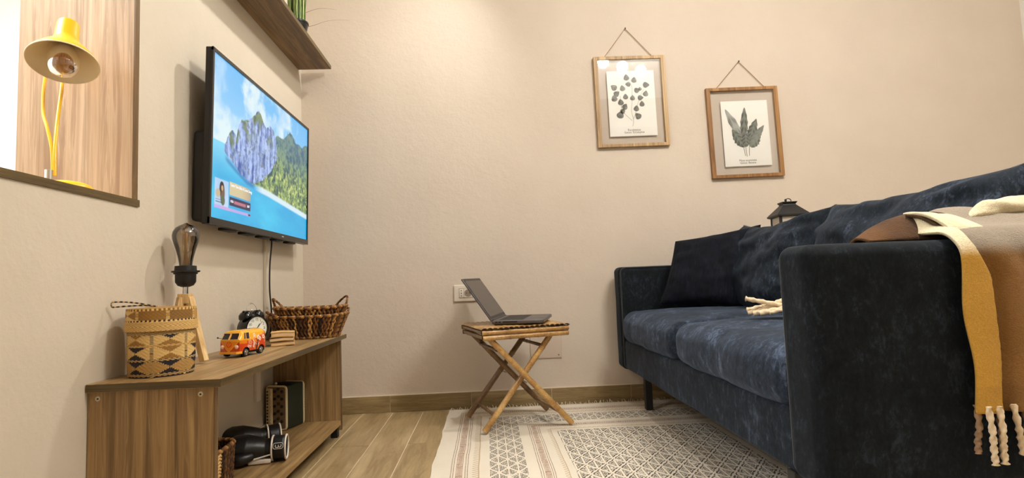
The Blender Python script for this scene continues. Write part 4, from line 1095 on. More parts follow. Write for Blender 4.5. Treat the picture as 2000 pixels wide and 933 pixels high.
for i, (x, L, dx, dy, m_) in enumerate(((1.852, .082, -.006, .004, 1), (1.860, .100, .004, -.012, 0), (1.880, .098, .001, -.014, 0), (1.893, .092, .003, .004, 1), (1.918, .086, .010, -.004, 0), (1.948, .086, .000, .006, 1), (1.966, .092, .008, -.004, 0), (1.99, .10, 0, 0, 0), (2.02, .09, .004, 0, 1), (2.055, .10, -.003, 0, 0), (2.09, .095, .003, 0, 0), (2.13, .10, 0, 0, 1), (2.17, .10, 0, 0, 0), (2.21, .09, .004, 0, 1), (2.25, .10, -.003, 0, 0), (2.29, .095, .003, 0, 0), (2.33, .10, 0, 0, 1))):
    yy_ = ARMOUT-0.030+dy
    tassel([(x, yy_, zh+0.010), (x+dx*.3, yy_-0.003, zh-L*0.35), (x+dx*.8, yy_, zh-L*0.7), (x+dx, yy_, zh-L)], 0.0056, M_tas2 if m_ else M_tas, i)
# seat fringe just past the near arm
for i, (e0, e1, mid) in enumerate((((1.83, -1.24, .512), (1.722, -1.15, .535), -.004), ((1.86, -1.20, .512), (1.738, -1.12, .497), .014), ((1.85, -1.23, .504), (1.728, -1.15, .4905), .010), ((1.86, -1.26, .530), (1.765, -1.17, .505), .014),
                                  ((1.87, -1.21, .530), (1.775, -1.13, .500), .016), ((1.84, -1.27, .506), (1.745, -1.19, .4905), .008), ((1.85, -1.29, .512), (1.765, -1.21, .492), .010), ((1.86, -1.24, .536), (1.79, -1.17, .514), .010), ((1.83, -1.25, .500), (1.735, -1.17, .490), .008))):
    a_ = Vector(e0); c_ = Vector(e1)+Vector((-0.014, 0, 0.002)); m1 = a_.lerp(c_, .35)+Vector((0.004*sin(i*2), 0, mid)); m2 = a_.lerp(c_, .7)+Vector((-.004*sin(i), 0, mid*.5))
    tassel([tuple(a_), tuple(m1), tuple(m2), tuple(c_)], 0.0062+0.0018*random.random(), M_tas, i*2.1, 0.13)

# =================================================================== LIDDED BASKET
lb = thing('lidded_basket', 'round lidded woven basket with dark and gold diamond pattern on the bench', 'basket', (0.098, -1.397, ZT+0.001), (0, 0, radians(0)))
lb.scale = (0.835, 0.835, 0.99)
M_weave = Mat('split_palm_weave', 0.6); M_weave.set('Base Color', M_weave.attr('col')); M_weave.b.inputs['Specular IOR Level'].default_value = 0.4
GO, LT, DK, TN = [np.array(lin(c)) for c in ((150, 108, 46), (218, 182, 116), (28, 22, 30), (178, 138, 76))]
def strands(u, v, su, sv):
    """fine diagonal plait: returns height 0..1 and tone"""
    a = (u*su+v*sv); b_ = (u*su-v*sv); fa, fb = a % 1, b_ % 1
    return abs(sin(pi*a))*0.5+abs(sin(pi*b_))*0.5, (int(math.floor(a))+int(math.floor(b_))) % 2
def body_col(u, z):
    t = z/0.112          # 0 bottom .. 1 under the lid
    U = u*6.0+0.28
    # checked separating lines
    for zc_, w in ((0.045, 0.028), (0.36, 0.022), (0.67, 0.022), (0.95, 0.05)):
        if abs(t-zc_) < w: return LT if int(math.floor(U*13+(t*60))) % 2 else (DK if zc_ != .67 else GO)
    row = 0 if t < 0.36 else (1 if t < 0.67 else 2)
    lo = (0.045, 0.36, 0.67)[row]; hi = (0.36, 0.67, 0.95)[row]; q = (t-lo)/(hi-lo)
    cell = U+0.0*row; k = int(math.floor(cell)); f = cell-k
    if f < 0.05 or f > 0.95: return DK if int(t*70) % 2 else LT
    a = abs(f-0.5)*2/0.9
    d = abs(q-0.5)*2
    if a < 1-d*1.0 if False else (d > a+0.02):   # top and bottom triangles
        c = DK if ((k % 2 == 0 and row < 2) or (k % 2 == 1 and (row == 0 or (row == 2 and q > .4)))) else GO
        if abs(d-a-0.04) < 0.06: c = LT if int(U*30) % 2 else c
        return c
    c = LT if (k*3+row) % 3 else TN
    return c*(0.86+0.14*(1 if int((q*9+f*9)) % 2 else 0))
def lid_col(u, z):
    t = z/0.055; U = u*7
    if t < 0.42: return TN*0.96 if int(math.floor(U*13+abs(t-0.21)*26)) % 2 else LT
    if t < 0.50: return LT if int(U*14) % 2 else DK
    if t > 0.90: return LT if int(U*14) % 2 else GO*0.8
    k = int(math.floor(U*1.0)); f = U-k
    if abs(f-0.5) > 0.44: return LT if int(t*30) % 2 else GO
    pal = [GO, GO*0.8, TN, DK, GO, TN*0.9, GO][(k+2) % 7]
    if k % 3 == 1 and abs(f-0.5)*2 < abs(t-.7)*4.5: return LT
    return pal*(0.85+0.15*(int(U*30+t*12) % 2))
NU, NV = 420, 72
b = MB()
def bfn(u, v):
    z = 0.112*v; a = 2*pi*u
    r = 0.0875-0.004*(1-v)**6*1.0+0.0010*strands(u, v, 46, 12)[0]
    r *= 1+0.010*sin(3*a+1)
    return (r*cos(a), r*sin(a), z)
b.grid(bfn, NU, NV, wu=True); n0 = len(b.v)
b.lathe([(0.0001, 0.0005), (0.083, 0.0005)], 48, caps=False)
o = b.build('basket_body', M_weave, lb, smooth=70)
cols = [body_col(i/NU, 0.112*j/NV) for j in range(NV+1) for i in range(NU)]; cols += [GO]*(len(o.data.vertices)-len(cols)); set_cols(o, cols)
b = MB()
def lfn(u, v):
    a = 2*pi*u
    if v < 0.75: z = 0.055*v/0.75; r = 0.0925-0.002*v+(0.0012 if z < 0.023 else -0.0008)+0.0010*strands(u, v, 46, 9)[0]
    else:
        q = (v-0.75)/0.25; z = 0.055+0.003*sin(q*pi/2); r = 0.0905*(1-q)+0.0001
    return (r*cos(a)*(1+0.008*sin(3*a+1)), r*sin(a), 0.110+z)
b.grid(lfn, NU, 56, wu=True)
b.tube([(0.0925*cos(2*pi*k/60), 0.0925*sin(2*pi*k/60), 0.1105) for k in range(60)], 0.0018, 6, closed=True)
o = b.build('lid', M_weave, lb, smooth=70)
cols = []
for j in range(57):
    for i in range(NU):
        v = j/56; u = i/NU; cols.append(lid_col(u, 0.055*v/0.75) if v < 0.75 else (TN if int(v*160+math.floor(u*60)) % 2 else GO))
cols += [GO]*(len(o.data.vertices)-len(cols)); set_cols(o, cols)
M_rope = Mat('dark_gold_twine', 0.7); M_rope.set('Base Color', M_rope.attr('col')); b = MB(); cols = []
pts = bez([(-0.005, -0.02, 0.1685), (-0.040, -0.045, 0.178), (-0.075, -0.060, 0.1830), (-0.108, -0.070, 0.183), (-0.114, -0.073, 0.177), (-0.106, -0.068, 0.1715), (-0.070, -0.055, 0.1725), (-0.035, -0.035, 0.1725), (-0.005, -0.015, 0.1685)], 9)
pts = [Vector((max(p.x, -0.102), p.y, p.z)) for p in pts]
b.tube(pts, 0.0019, 6, rfun=lambda k, a: 1+0.25*sin(2*a+k*1.2))
o = b.build('loop_handle', M_rope, lb)
set_cols(o, [(LT if (i//6) % 3 == 0 else DK*1.5) for i in range(len(o.data.vertices))])

# =================================================================== TRIPOD BULB LAMP
tl = thing('tripod_bulb_lamp', 'small pale wood tripod lamp with bare pear shaped filament bulb', 'lamp', (0.058, -1.210, ZT+0.001))
hub = 0.182
b = MB(); b.box((-0.0155, -0.0155, hub-0.014), (0.0155, 0.0155, hub+0.014)); b.build('wooden_hub', M_pine, tl, smooth=0, bevel=0.002)
for k, a in enumerate((radians(-12), radians(108), radians(228))):
    rr = 0.048+0.012*(k == 0); p0 = (0.012*cos(a), 0.012*sin(a), hub+0.004); p1 = (rr*cos(a), rr*sin(a), 0.006)
    b = MB(); b.bar(p1, p0, 0.020, 0.016, (cos(a), sin(a), 0.3), w2=0.020, h2=0.016); b.build('leg', M_pine, tl, smooth=0, bevel=0.0015)
b = MB(); b.lathe([(0.0075, hub+0.014), (0.0075, hub+0.036)], 16); b.build('neck', M_chrome, tl)
b = MB(); zb = hub+0.033
b.lathe([(0.010, zb), (0.020, zb+0.004), (0.0265, zb+0.014), (0.0268, zb+0.036), (0.0305, zb+0.037), (0.0305, zb+0.041), (0.036, zb+0.042), (0.036, zb+0.046), (0.0285, zb+0.047), (0.0275, zb+0.060), (0.018, zb+0.061)], 36)
for k in range(2):
    a = k*pi; b.cyl((0.034*cos(a), 0.034*sin(a), zb+0.044), (0.040*cos(a), 0.040*sin(a), zb+0.044), 0.002, 8)
b.build('bulb_holder', M_black, tl)
zg = zb+0.061
prof = [(0.0165, 0), (0.0175, 0.010), (0.020, 0.024), (0.0245, 0.042), (0.030, 0.060), (0.0345, 0.076), (0.0355, 0.086), (0.0335, 0.097), (0.027, 0.108), (0.017, 0.115), (0.007, 0.119), (0.0035, 0.122), (0.0001, 0.1225)]
b = MB(); b.lathe([(r, zg+z) for r, z in prof], 36, caps=False); bg = b.build('bulb', M_bulb, tl)
b = MB(); b.lathe([(0.010, zg), (0.0065, zg+0.02), (0.0035, zg+0.036), (0.0035, zg+0.095), (0.0001, zg+0.097)], 12, caps=False)
for k in range(6):
    a = k*pi/3; b.tube([(0.004*cos(a), 0.004*sin(a), zg+0.035), (0.011*cos(a), 0.011*sin(a), zg+0.045), (0.009*cos(a), 0.009*sin(a), zg+0.090), (0.003, 0, zg+0.093)], 0.0008, 5)
b.build('filament', M_fil, bg)

# =================================================================== TOY VAN
van = thing('toy_van', 'orange and red toy camper van with yellow roof and flower print', 'toy van', (0.138, -1.112, ZT+0.001), (0, 0, radians(-14)))
VW, VL, VH = 0.036, 0.122, 0.079
M_van = Mat('van_paint', 0.22); M_van.set('Base Color', M_van.attr('col')); M_van.b.inputs['Coat Weight'].default_value = 0.6
YE, OR_, RD, WH, PK, BK = [np.array(lin(c)) for c in ((246, 176, 24), (238, 134, 22), (214, 72, 26), (244, 226, 206), (240, 160, 120), (64, 50, 34))]
# local: front at y = 0, rear at y = VL, x across, z up
def van_sec(y):
    """half width and roof height along the length"""
    t = y/VL
    top = VH*(1-0.10*max(0, (0.12-t)/0.12)**2-0.05*max(0, (t-0.9)/0.1)**2)
    w = VW*(1-0.10*max(0, (0.10-t)/0.10)**2.0-0.08*max(0, (t-0.92)/0.08)**2)
    return w, top
zb0 = 0.016
def van_pt(u, v):
    # u around the section (open at the bottom), v along length
    y = VL*v; w, top = van_sec(y)
    a = u; 
    # section polyline : from bottom left up over the roof to bottom right
    P = [(-w, zb0), (-w*1.01, zb0+0.018), (-w*0.995, zb0+0.034), (-w*0.90, top-0.010), (-w*0.74, top-0.003), (-w*0.35, top), (0, top+0.0008)]
    P = P+[(-x, z) for x, z in P[-2::-1]]
    L = [0]
    for p, q in zip(P, P[1:]): L.append(L[-1]+sqrt((p[0]-q[0])**2+(p[1]-q[1])**2))
    s_ = a*L[-1]
    for k in range(len(P)-1):
        if s_ <= L[k+1]+1e-9:
            f = (s_-L[k])/(L[k+1]-L[k]); x = P[k][0]*(1-f)+P[k+1][0]*f; z = P[k][1]*(1-f)+P[k+1][1]*f; break
    # windscreen rake
    yy_ = y+max(0, (0.25-v))*4*0.010*ss1(zb0+0.034, top, z)
    # wheel arches
    for wy in (0.026, 0.098):
        d = sqrt((y-wy)**2+(z-0.012)**2)
        if d < 0.0165 and abs(x) > w*0.8: z = 0.012+sqrt(max(0.0165**2-(y-wy)**2, 0))
    return (x, yy_, z)
rnd = random.Random(21)
flowers = [(0.030+rnd.uniform(0, 0.09), zb0+rnd.uniform(0.006, 0.045), rnd.uniform(0.003, 0.0065), rnd.choice([WH, PK, WH, YE])) for _ in range(22)]
flowers += [(0.086, 0.052, 0.009, WH), (0.110, 0.052, 0.008, WH), (0.047, 0.040, 0.008, PK), (0.064, 0.036, 0.006, WH)]
def van_col(p, side):
    x, y, z = p
    belt = zb0+0.034
    wav = 0.0015*sin(y*300)
    if z > belt+0.014*ss1(0.06, 0.11, y)+wav-0.002: c = YE
    else: c = RD if side else (OR_)
    if side:
        if y < 0.030 and belt-0.010 < z <= belt: c = OR_
        for fy, fz, fr, fc in flowers:
            a = atan2(z-fz, y-fy); d = sqrt((z-fz)**2+(y-fy)**2)
            if z < belt+0.018 and d < fr*(0.8+0.2*cos(5*a)): c = fc if d > fr*0.28 else RD
        if y > 0.072 and y < 0.084 and abs((z-0.030)-(y-0.078)*2.2) < 0.008: c = BK
    return c
b = MB(); NUv, NVv = 96, 110; b.grid(van_pt, NUv, NVv, flip=False)
cols = []
for p in b.v: cols.append(van_col(p, abs(p[0]) > VW*0.72 and p[2] < VH-0.004))
# front face
def front_pt(u, v):
    w, top = van_sec(0)
    z = zb0+(top-zb0)*v; hw_ = w if v < .45 else w*(1-0.10*(v-.45)/.55-0.0)
    if v > 0.86: hw_ *= sqrt(max(0, 1-((v-0.86)/0.16)**2))*0.999
    x = (u*2-1)*hw_; rake = 0.010*ss1(zb0+0.034, top, z)
    bulge = -0.006*(1-(u*2-1)**2)*(1-0.5*v)
    return (x, rake+bulge, z)
nb = len(b.v); b.grid(front_pt, 70, 70, flip=False)
for p in b.v[nb:]:
    x, y, z = p; belt = zb0+0.034; vline = zb0+0.001+(abs(x)/VW)*0.036
    c = YE if z > belt-0.003 else (OR_ if z > vline else RD*0.85)
    if abs(z-vline) < 0.0016 and z < belt: c = YE
    d = sqrt(x*x+(z-(belt-0.011))**2)
    if abs(d-0.0080) < 0.0010: c = RD
    # emblem strokes: V over W
    if d < 0.0076:
        zz = z-(belt-0.011)
        if zz > 0 and abs(zz-(abs(x)*1.7-0.0005)) < 0.0013: c = RD
        if zz <= 0.0005 and abs(zz+0.0005-(-abs(abs(x)-0.0032)*-1.7-0.006)) < 0.0013: c = RD
    cols.append(c)
nb = len(b.v); b.grid(lambda u, v: ((u*2-1)*van_sec(VL)[0]*(1 if v < .8 else sqrt(max(0, 1-((v-0.8)/0.21)**2))), VL+0.003*(1-(u*2-1)**2), zb0+(van_sec(VL)[1]-zb0)*v), 20, 20, flip=True)
cols += [(YE if p[2] > zb0+0.045 else RD) for p in b.v[nb:]]
o = b.build('body', M_van, van, smooth=50); set_cols(o, cols)
MB().box((-VW*0.9, 0.004, 0.009), (VW*0.9, VL-0.004, 0.0175)).build('chassis', M_black, van, smooth=0)
M_vw = Mat('van_glass', 0.12, color=(46, 34, 40)); M_trim = Mat('van_cream_trim', 0.3, color=(250, 206, 120))
# windscreens (two panes)
for sx in (-1, 1):
    b = MB(); q = []
    def WP(x, z):
        w, top = van_sec(0); v = (z-zb0)/(top-zb0); hw_ = w*(1-0.10*max(0, v-.45)/.55); u = (x/hw_+1)/2; f = front_pt(u, v); return (x, f[1]-0.0009, z)
    x0, x1 = 0.0022, 0.0270; z0, z1 = zb0+0.037, zb0+0.0555
    pts = [(x0, z0), (x1+0.0010, z0), (x1-0.001, z1), (x0, z1)]
    n = 8
    def wf(u, v):
        xa = x0; xb = (x1+.001)*(1-v)+(x1-.001)*v; return WP(sx*(xa+(xb-xa)*u), z0+(z1-z0)*v)
    b.grid(wf, n, 4, flip=(sx < 0)); b.build('windscreen', M_vw, van, smooth=60)
    b = MB(); edge = [wf(k/6, 0) for k in range(6)]+[wf(1, k/4) for k in range(4)]+[wf(1-k/6, 1) for k in range(6)]+[wf(0, 1-k/4) for k in range(4)]
    b.tube(edge, 0.0009, 5, closed=True); b.build('window_frame', M_trim, van)
for sx in (-1, 1):
    for (ya, yb) in ((0.016, 0.0235), (0.0265, 0.041)):
        b = MB()
        def sf(u, v):
            y = ya+(yb-ya)*u+0.004*v*(1 if ya < .02 else .3); z = zb0+0.037+0.0185*v; w, top = van_sec(y); f = (z-(zb0+0.034))/(top-0.010-zb0-0.034); xw = w*(0.995*(1-f)+0.90*f)
            return (sx*(xw+0.0007), y, z)
        b.grid(sf, 3, 3, flip=(sx < 0)); b.build('side_window', M_vw, van, smooth=0)
        b = MB(); edge = [sf(0, 0), sf(1, 0), sf(1, 1), sf(0, 1)]; b.tube(edge, 0.0008, 5, closed=True); b.build('window_frame', M_trim, van)
for sx in (-1, 1):
    for wy in (0.026, 0.098):
        b = MB(); b.M = Matrix.Translation((sx*(VW-0.0065), wy, 0.0125)) @ Matrix.Rotation(sx*pi/2, 4, 'Y')
        b.lathe([(0.007, -0.0055), (0.0122, -0.0045), (0.0125, 0.0), (0.0125, 0.004), (0.0112, 0.0062), (0.0082, 0.0062)], 28); wl = b.build('wheel', M_black, van)
        b = MB(); b.M = Matrix.Translation((sx*(VW-0.0065), wy, 0.0125)) @ Matrix.Rotation(sx*pi/2, 4, 'Y')
        b.lathe([(0.0082, 0.0055), (0.0078, 0.0068), (0.0040, 0.0058), (0.0036, 0.0085), (0.0001, 0.0090)], 24, caps=False); b.build('hubcap', M_chrome, wl)
    b = MB(); b.M = Matrix.Translation((sx*0.0240, -0.0022, zb0+0.0155)) @ Matrix.Rotation(pi/2, 4, 'X')
    b.lathe([(0.0056, -0.002), (0.0060, 0.001), (0.0046, 0.0026), (0.0001, 0.0034)], 22, caps=False); b.build('headlight', Mat('lamp_lens', 0.15, color=(246, 214, 190)), van)
b = MB()
def bp(t):
    a = (t-0.5)*2; x = a*VW*1.06; return (x, -0.010+0.018*max(0, abs(a)-0.78)**1.1*4, 0.0145)
P_ = [bp(k/24) for k in range(25)]
ids = []
for p in P_: ids.append([b.vert((p[0], p[1], p[2]-0.0035)), b.vert((p[0], p[1], p[2]+0.0035)), b.vert((p[0], p[1]+0.002, p[2]+0.0035)), b.vert((p[0], p[1]+0.002, p[2]-0.0035))])
for A, B_ in zip(ids, ids[1:]):
    for k in range(4): b.face((A[k], B_[k], B_[(k+1) % 4], A[(k+1) % 4]))
b.build('bumper', Mat('bumper_paint', 0.3, color=(248, 176, 60)), van, smooth=0)
b = MB(); b.tube([(-VW+0.001, 0.010, 0.056), (-VW-0.006, 0.004, 0.058)], 0.0008, 5); b.ell((-VW-0.008, 0.003, 0.059), (0.0035, 0.0015, 0.0025), 10, 6); b.build('wing_mirror', M_black, van)

# =================================================================== ALARM CLOCK
ck = thing('alarm_clock', 'black twin bell alarm clock with white face behind the toy van', 'clock', (0.092, -0.800, ZT+0.001), (0, 0, radians(60)))
R = 0.047; zc_ = 0.064
b = MB(); b.M = Matrix.Translation((0, 0, zc_)) @ Matrix.Rotation(pi/2, 4, 'X')
b.lathe([(0.0001, -0.055), (R*0.80, -0.053), (R*0.97, -0.044), (R, -0.02), (R, 0.0), (R*0.985, 0.004), (R*0.90, 0.0045), (R*0.885, 0.001)], 44, caps=False)
b.build('case', M_blackgloss, ck)
b = MB(); b.M = Matrix.Translation((0, 0, zc_)) @ Matrix.Rotation(pi/2, 4, 'X'); b.lathe([(R*0.89, 0.0010), (0.0001, 0.0011)], 40, caps=False); b.build('dial', Mat('clock_dial', 0.5, color=(236, 238, 226)), ck)
M_num = Mat('dial_print', 0.6, color=(96, 104, 96))
for h in range(1, 13):
    a = pi/2-h*pi/6; text_obj(str(h), 0.0125, M_num, 'numeral', ck, Matrix.Translation((0.031*cos(a), -0.0014, zc_+0.031*sin(a))) @ Matrix.Rotation(pi/2, 4, 'X'))
for nm, a, L, w in (('hour_hand', radians(56), 0.020, 0.0022), ('minute_hand', radians(48), 0.033, 0.0014)):
    b = MB(); b.bar((-0.004*cos(a), -0.0022 if L < .03 else -0.0028, zc_-0.004*sin(a)), (L*cos(a), -0.0022 if L < .03 else -0.0028, zc_+L*sin(a)), w, 0.0004, (0, 1, 0)); b.build(nm, M_black, ck, smooth=0)
b = MB(); b.cyl((0, -0.0034, zc_), (0, -0.001, zc_), 0.0035, 12); b.build('hand_boss', M_black, ck)
for sx in (-1, 1):
    b = MB(); b.M = Matrix.Translation((sx*0.0245, 0.026, zc_+0.045)) @ Matrix.Rotation(sx*radians(28), 4, 'Y')
    b.lathe([(0.0245, -0.002), (0.0242, 0.002), (0.020, 0.011), (0.012, 0.0165), (0.004, 0.018), (0.004, 0.021), (0.0001, 0.0225)], 28); b.build('bell', M_blackgloss, ck)
    b = MB(); b.cyl((sx*0.028, 0.026, 0.001), (sx*0.020, 0.026, 0.024), 0.0045, 12, r2=0.0035); b.build('foot', M_blackgloss, ck)
b = MB(); b.tube([(0.021*cos(a), 0.026, zc_+0.063+0.026*sin(a)) for a in [pi*k/14 for k in range(15)]], 0.0017, 8); b.build('carry_handle', M_chrome, ck)
b = MB(); b.cyl((0, 0.026, zc_+0.046), (0, 0.026, zc_+0.062), 0.0012, 8); b.ell((0, 0.026, zc_+0.064), (0.004, 0.003, 0.005), 10, 8); b.build('hammer', M_chrome, ck)

# =================================================================== STACK OF BOOKLETS
M_bk = [Mat('kraft_cover', 0.6, color=(206, 164, 102)), Mat('brown_cover', 0.6, color=(92, 58, 44)), Mat('tan_cover', 0.55, color=(168, 122, 64))]
M_pg = Mat('page_block', 0.8); _c = M_pg.coord(); _x, _y, _z = M_pg.xyz(_c); M_pg.set('Base Color', M_pg.mix(M_pg.noise(M_pg.map(_c, scale=(.1, .1, 1)), 900, 2), (206, 170, 122), (244, 216, 166)))
zz = ZT+0.001
for k, (hh, mc, rz, dx, lab) in enumerate(((0.0140, 2, -10, 0.0, 'bottom tan booklet in the stack beside the toy van'), (0.0150, 1, -12, -0.003, 'middle booklet with dark brown cover in the bench stack'), (0.0170, 0, -9, 0.0, 'top kraft covered booklet in the bench stack'))):
    bk = thing('booklet', lab, 'book', (0.173+dx, -0.770, zz), (0, 0, radians(28+rz)), 'booklets stacked on the media bench')
    w, l = 0.040, 0.045; ct = 0.0018
    def wav(w_, d, h, k=k): return w_+Vector((0, 0, 0.0012*sin(w_.x*60+k)))
    b = MB(); b.rbox((-w, -l, 0), (w, l, ct), 0.0008, 1, 8, wav); b.build('cover', M_bk[mc], bk)
    b = MB(); b.rbox((-w, -l, hh-ct), (w, l, hh), 0.0008, 1, 8, wav); b.build('cover', M_bk[mc], bk)
    b = MB(); b.rbox((-w+0.002, -l+0.002, ct), (w-0.0005, l-0.002, hh-ct), 0.002, 2, 8, wav); b.build('page_block', M_pg, bk)
    zz += hh+0.0008

# =================================================================== WOVEN TRAYS WITH HANDLES
M_hy = Mat('water_hyacinth', 0.6); M_hy.set('Base Color', M_hy.attr('col')); M_hy.b.inputs['Specular IOR Level'].default_value = 0.35
HY = [np.array(lin(c)) for c in ((74, 46, 24), (112, 72, 36), (150, 102, 50), (186, 140, 78), (52, 32, 18))]
def hyacinth(name, t, a_, b_, z0, z1, flare, rows, stakes, seed, palette=(0, 1, 2, 3, 4), floor_=True, strand=0.0042, handles=True, hz=0.05, haxis='x', hrot=0.0):
    """oval basket: vertical zig-zag strands round the wall, plaited rim, two loop handles"""
    rs = random.Random(seed); b = MB(); cols = []
    def wall(an, v):
        f = 1+flare*v; sq = 1.0
        ca, sa = cos(an), sin(an)
        n = 2.6; q = (abs(ca)**n+abs(sa)**n)**(-1/n)
        return Vector((a_*f*ca*q, b_*f*sa*q, z0+(z1-z0)*v+(0.006*v*(ca**4))))
    for k in range(stakes):
        an0 = 2*pi*k/stakes; c = HY[palette[rs.randrange(len(palette))]]*rs.uniform(0.8, 1.2); base = len(b.v); pts = []
        nn_ = rows*4
        for j in range(nn_+1):
            v = j/nn_; p = wall(an0+0.35*2*pi/stakes*sin(v*rows*pi+k*pi), v); rad = Vector((p.x, p.y, 0)).normalized()
            pts.append(p+rad*0.0020*cos(v*rows*2*pi+k*pi))
        b.tube(pts, strand*rs.uniform(0.85, 1.1), 6); cols += [c*rs.uniform(0.9, 1.1) for _ in range(len(b.v)-base)]
    o = b.build('woven_wall', M_hy, t, smooth=70); set_cols(o, cols)
    b = MB(); b.grid(lambda u, v: tuple(wall(2*pi*u, v)*1.0-Vector((cos(2*pi*u), sin(2*pi*u), 0))*0.002), 60, 4, wu=True)
    ctr = [b.vert((0, 0, z0+0.002))]; n_ = 60; ring = [b.vert(tuple(wall(2*pi*i/n_, 0)-Vector((0, 0, -0.002)))) for i in range(n_)]
    for i in range(n_): b.face((ctr[0], ring[i], ring[(i+1) % n_]))
    o = b.build('inner_lining', M_hy, t, smooth=70); set_cols(o, [HY[0]*0.8]*len(o.data.vertices))
    for zz_, rr_ in ((1.0, 0.0042), (0.02, 0.0034)):
        for ph in (0, pi):
            b = MB(); cols = []; N = stakes*3
            pts = [tuple(wall(2*pi*i/N, zz_)+Vector((cos(2*pi*i/N)*0.0030*cos(i*1.05+ph), sin(2*pi*i/N)*0.0030*cos(i*1.05+ph), 0.0030*sin(i*1.05+ph)))) for i in range(N)]
            b.tube(pts, rr_, 6, closed=True); o = b.build('rim_strand', M_hy, t, smooth=70)
            set_cols(o, [HY[(i//18) % 4]*(1.0+0.2*sin(i*.3)) for i in range(len(o.data.vertices))])
    if handles:
        for sg in (-1, 1):
            for ph in (0, 2.1, 4.2):
                b = MB(); pts = []
                for k in range(25):
                    q = k/24; an = hrot+(0 if sg > 0 else pi)+(q-0.5)*0.95
                    p = wall(an, 1.0); up = hz*sin(pi*q)**0.8
                    p = p+Vector((p.x, p.y, 0)).normalized()*(0.004*sin(pi*q)); p.z += up
                    p += Vector((0.0022*cos(k*0.9+ph), 0.0022*cos(k*0.9+ph), 0.0022*sin(k*0.9+ph))); pts.append(tuple(p))
                b.tube(pts, 0.0026, 6); o = b.build('handle', M_hy, t, smooth=70); set_cols(o, [HY[(i//12) % 3]*1.0 for i in range(len(o.data.vertices))])
bk1 = thing('handled_basket', 'larger brown woven tray basket with handles, underneath at the bench end', 'basket', (0.178, -0.490, ZT+0.001), (0, 0, radians(0)), None)
hyacinth('b', bk1, 0.118, 0.078, 0.003, 0.088, 0.32, 5, 120, 5, palette=(0, 1, 1, 2, 4, 3), hz=0.020, hrot=0.55)
bk2 = thing('handled_basket', 'smaller golden brown woven tray basket nested in the larger one', 'basket', (0.184, -0.478, ZT+0.052), (0, 0, radians(0)), None)
hyacinth('b', bk2, 0.113, 0.072, 0.0, 0.068, 0.26, 4, 112, 8, palette=(1, 2, 3, 2, 0), hz=0.040, hrot=0.55)

# =================================================================== INSIDE THE BENCH
ZS = 0.0625
ac = thing('accordion', 'old small accordion with cream edged button panel on the lower shelf', 'accordion', (0.076, -0.468, ZS), (0, 0, radians(-18)))
M_cream = Mat('aged_celluloid', 0.35, color=(222, 206, 168)); M_agr = Mat('dark_green_bellows', 0.5, color=(24, 34, 24)); M_apan = Mat('bronze_panel', 0.45, 0.3, color=(128, 104, 74))
aw, ad, ah = 0.045, 0.060, 0.176
b = MB(); b.rbox((-aw, -ad+0.008, 0.003), (aw, ad-0.008, ah-0.003), 0.004, 2, 3); b.build('bellows', M_agr, ac)
def rframe(y, name, r=0.0048):
    b = MB(); x, z0, z1 = aw, r, ah-r; c = 0.010
    pts = [(-x+c, y, z0), (0, y, z0), (x-c, y, z0), (x-0.003, y, z0+0.003), (x, y, z0+c), (x, y, (z0+z1)/2), (x, y, z1-c), (x-0.003, y, z1-0.003), (x-c, y, z1), (0, y, z1), (-x+c, y, z1), (-x+0.003, y, z1-0.003), (-x, y, z1-c), (-x, y, (z0+z1)/2), (-x, y, z0+c), (-x+0.003, y, z0+0.003)]
    b.tube(pts, r, 8, closed=True); return b.build(name, M_cream, ac)
rframe(-ad+0.004, 'cream_edge'); rframe(ad-0.006, 'cream_edge', 0.004)
b = MB(); b.box((-aw+0.003, -ad, 0.006), (aw-0.003, -ad+0.012, ah-0.006)); b.build('button_panel', M_apan, ac, smooth=0)
b = MB(); b.rbox((-aw+0.002, -ad-0.006, 0.020), (-aw+0.030, -ad+0.002, ah-0.012), 0.003, 2, 2); b.build('fingerboard', Mat('worn_ivory', 0.4, color=(232, 208, 160)), ac)
M_btn = Mat('black_button', 0.3, color=(20, 16, 14))
for c_ in range(3):
    for r_ in range(5):
        b = MB(); b.M = Matrix.Translation((-0.006+c_*0.0165, -ad-0.001, 0.036+r_*0.029+(0.010 if c_ % 2 else 0))) @ Matrix.Rotation(pi/2, 4, 'X')
        b.lathe([(0.0062, -0.002), (0.0062, 0.002), (0.0046, 0.0038), (0.0001, 0.0042)], 14); b.build('button', M_btn, ac)
for r_ in range(11):
    for c_ in range(2):
        b = MB(); b.ell((-aw+0.010+c_*0.0125, -ad-0.008, 0.030+r_*0.0122+c_*0.003), (0.0036, 0.0030, 0.0036), 10, 8)
        b.build('key_stud', M_steel if c_ else M_btn, ac)
random.seed(2)
b = MB(); 
for k in range(9): b.ell((aw+0.003, ad-0.006, 0.060+k*0.010), (0.0022, 0.003, 0.0034), 8, 6)
b.build('clasp_row', M_steel, ac)
b = MB(); b.box((-aw+0.005, -0.02, ah-0.003), (aw-0.008, 0.005, ah+0.002)); b.build('strap', M_black, ac, smooth=0, bevel=0.001)
b = MB(); b.ell((-0.012, -0.045, ah+0.004), (0.006, 0.006, 0.006), 12, 8); b.build('strap_stud', M_steel, ac)

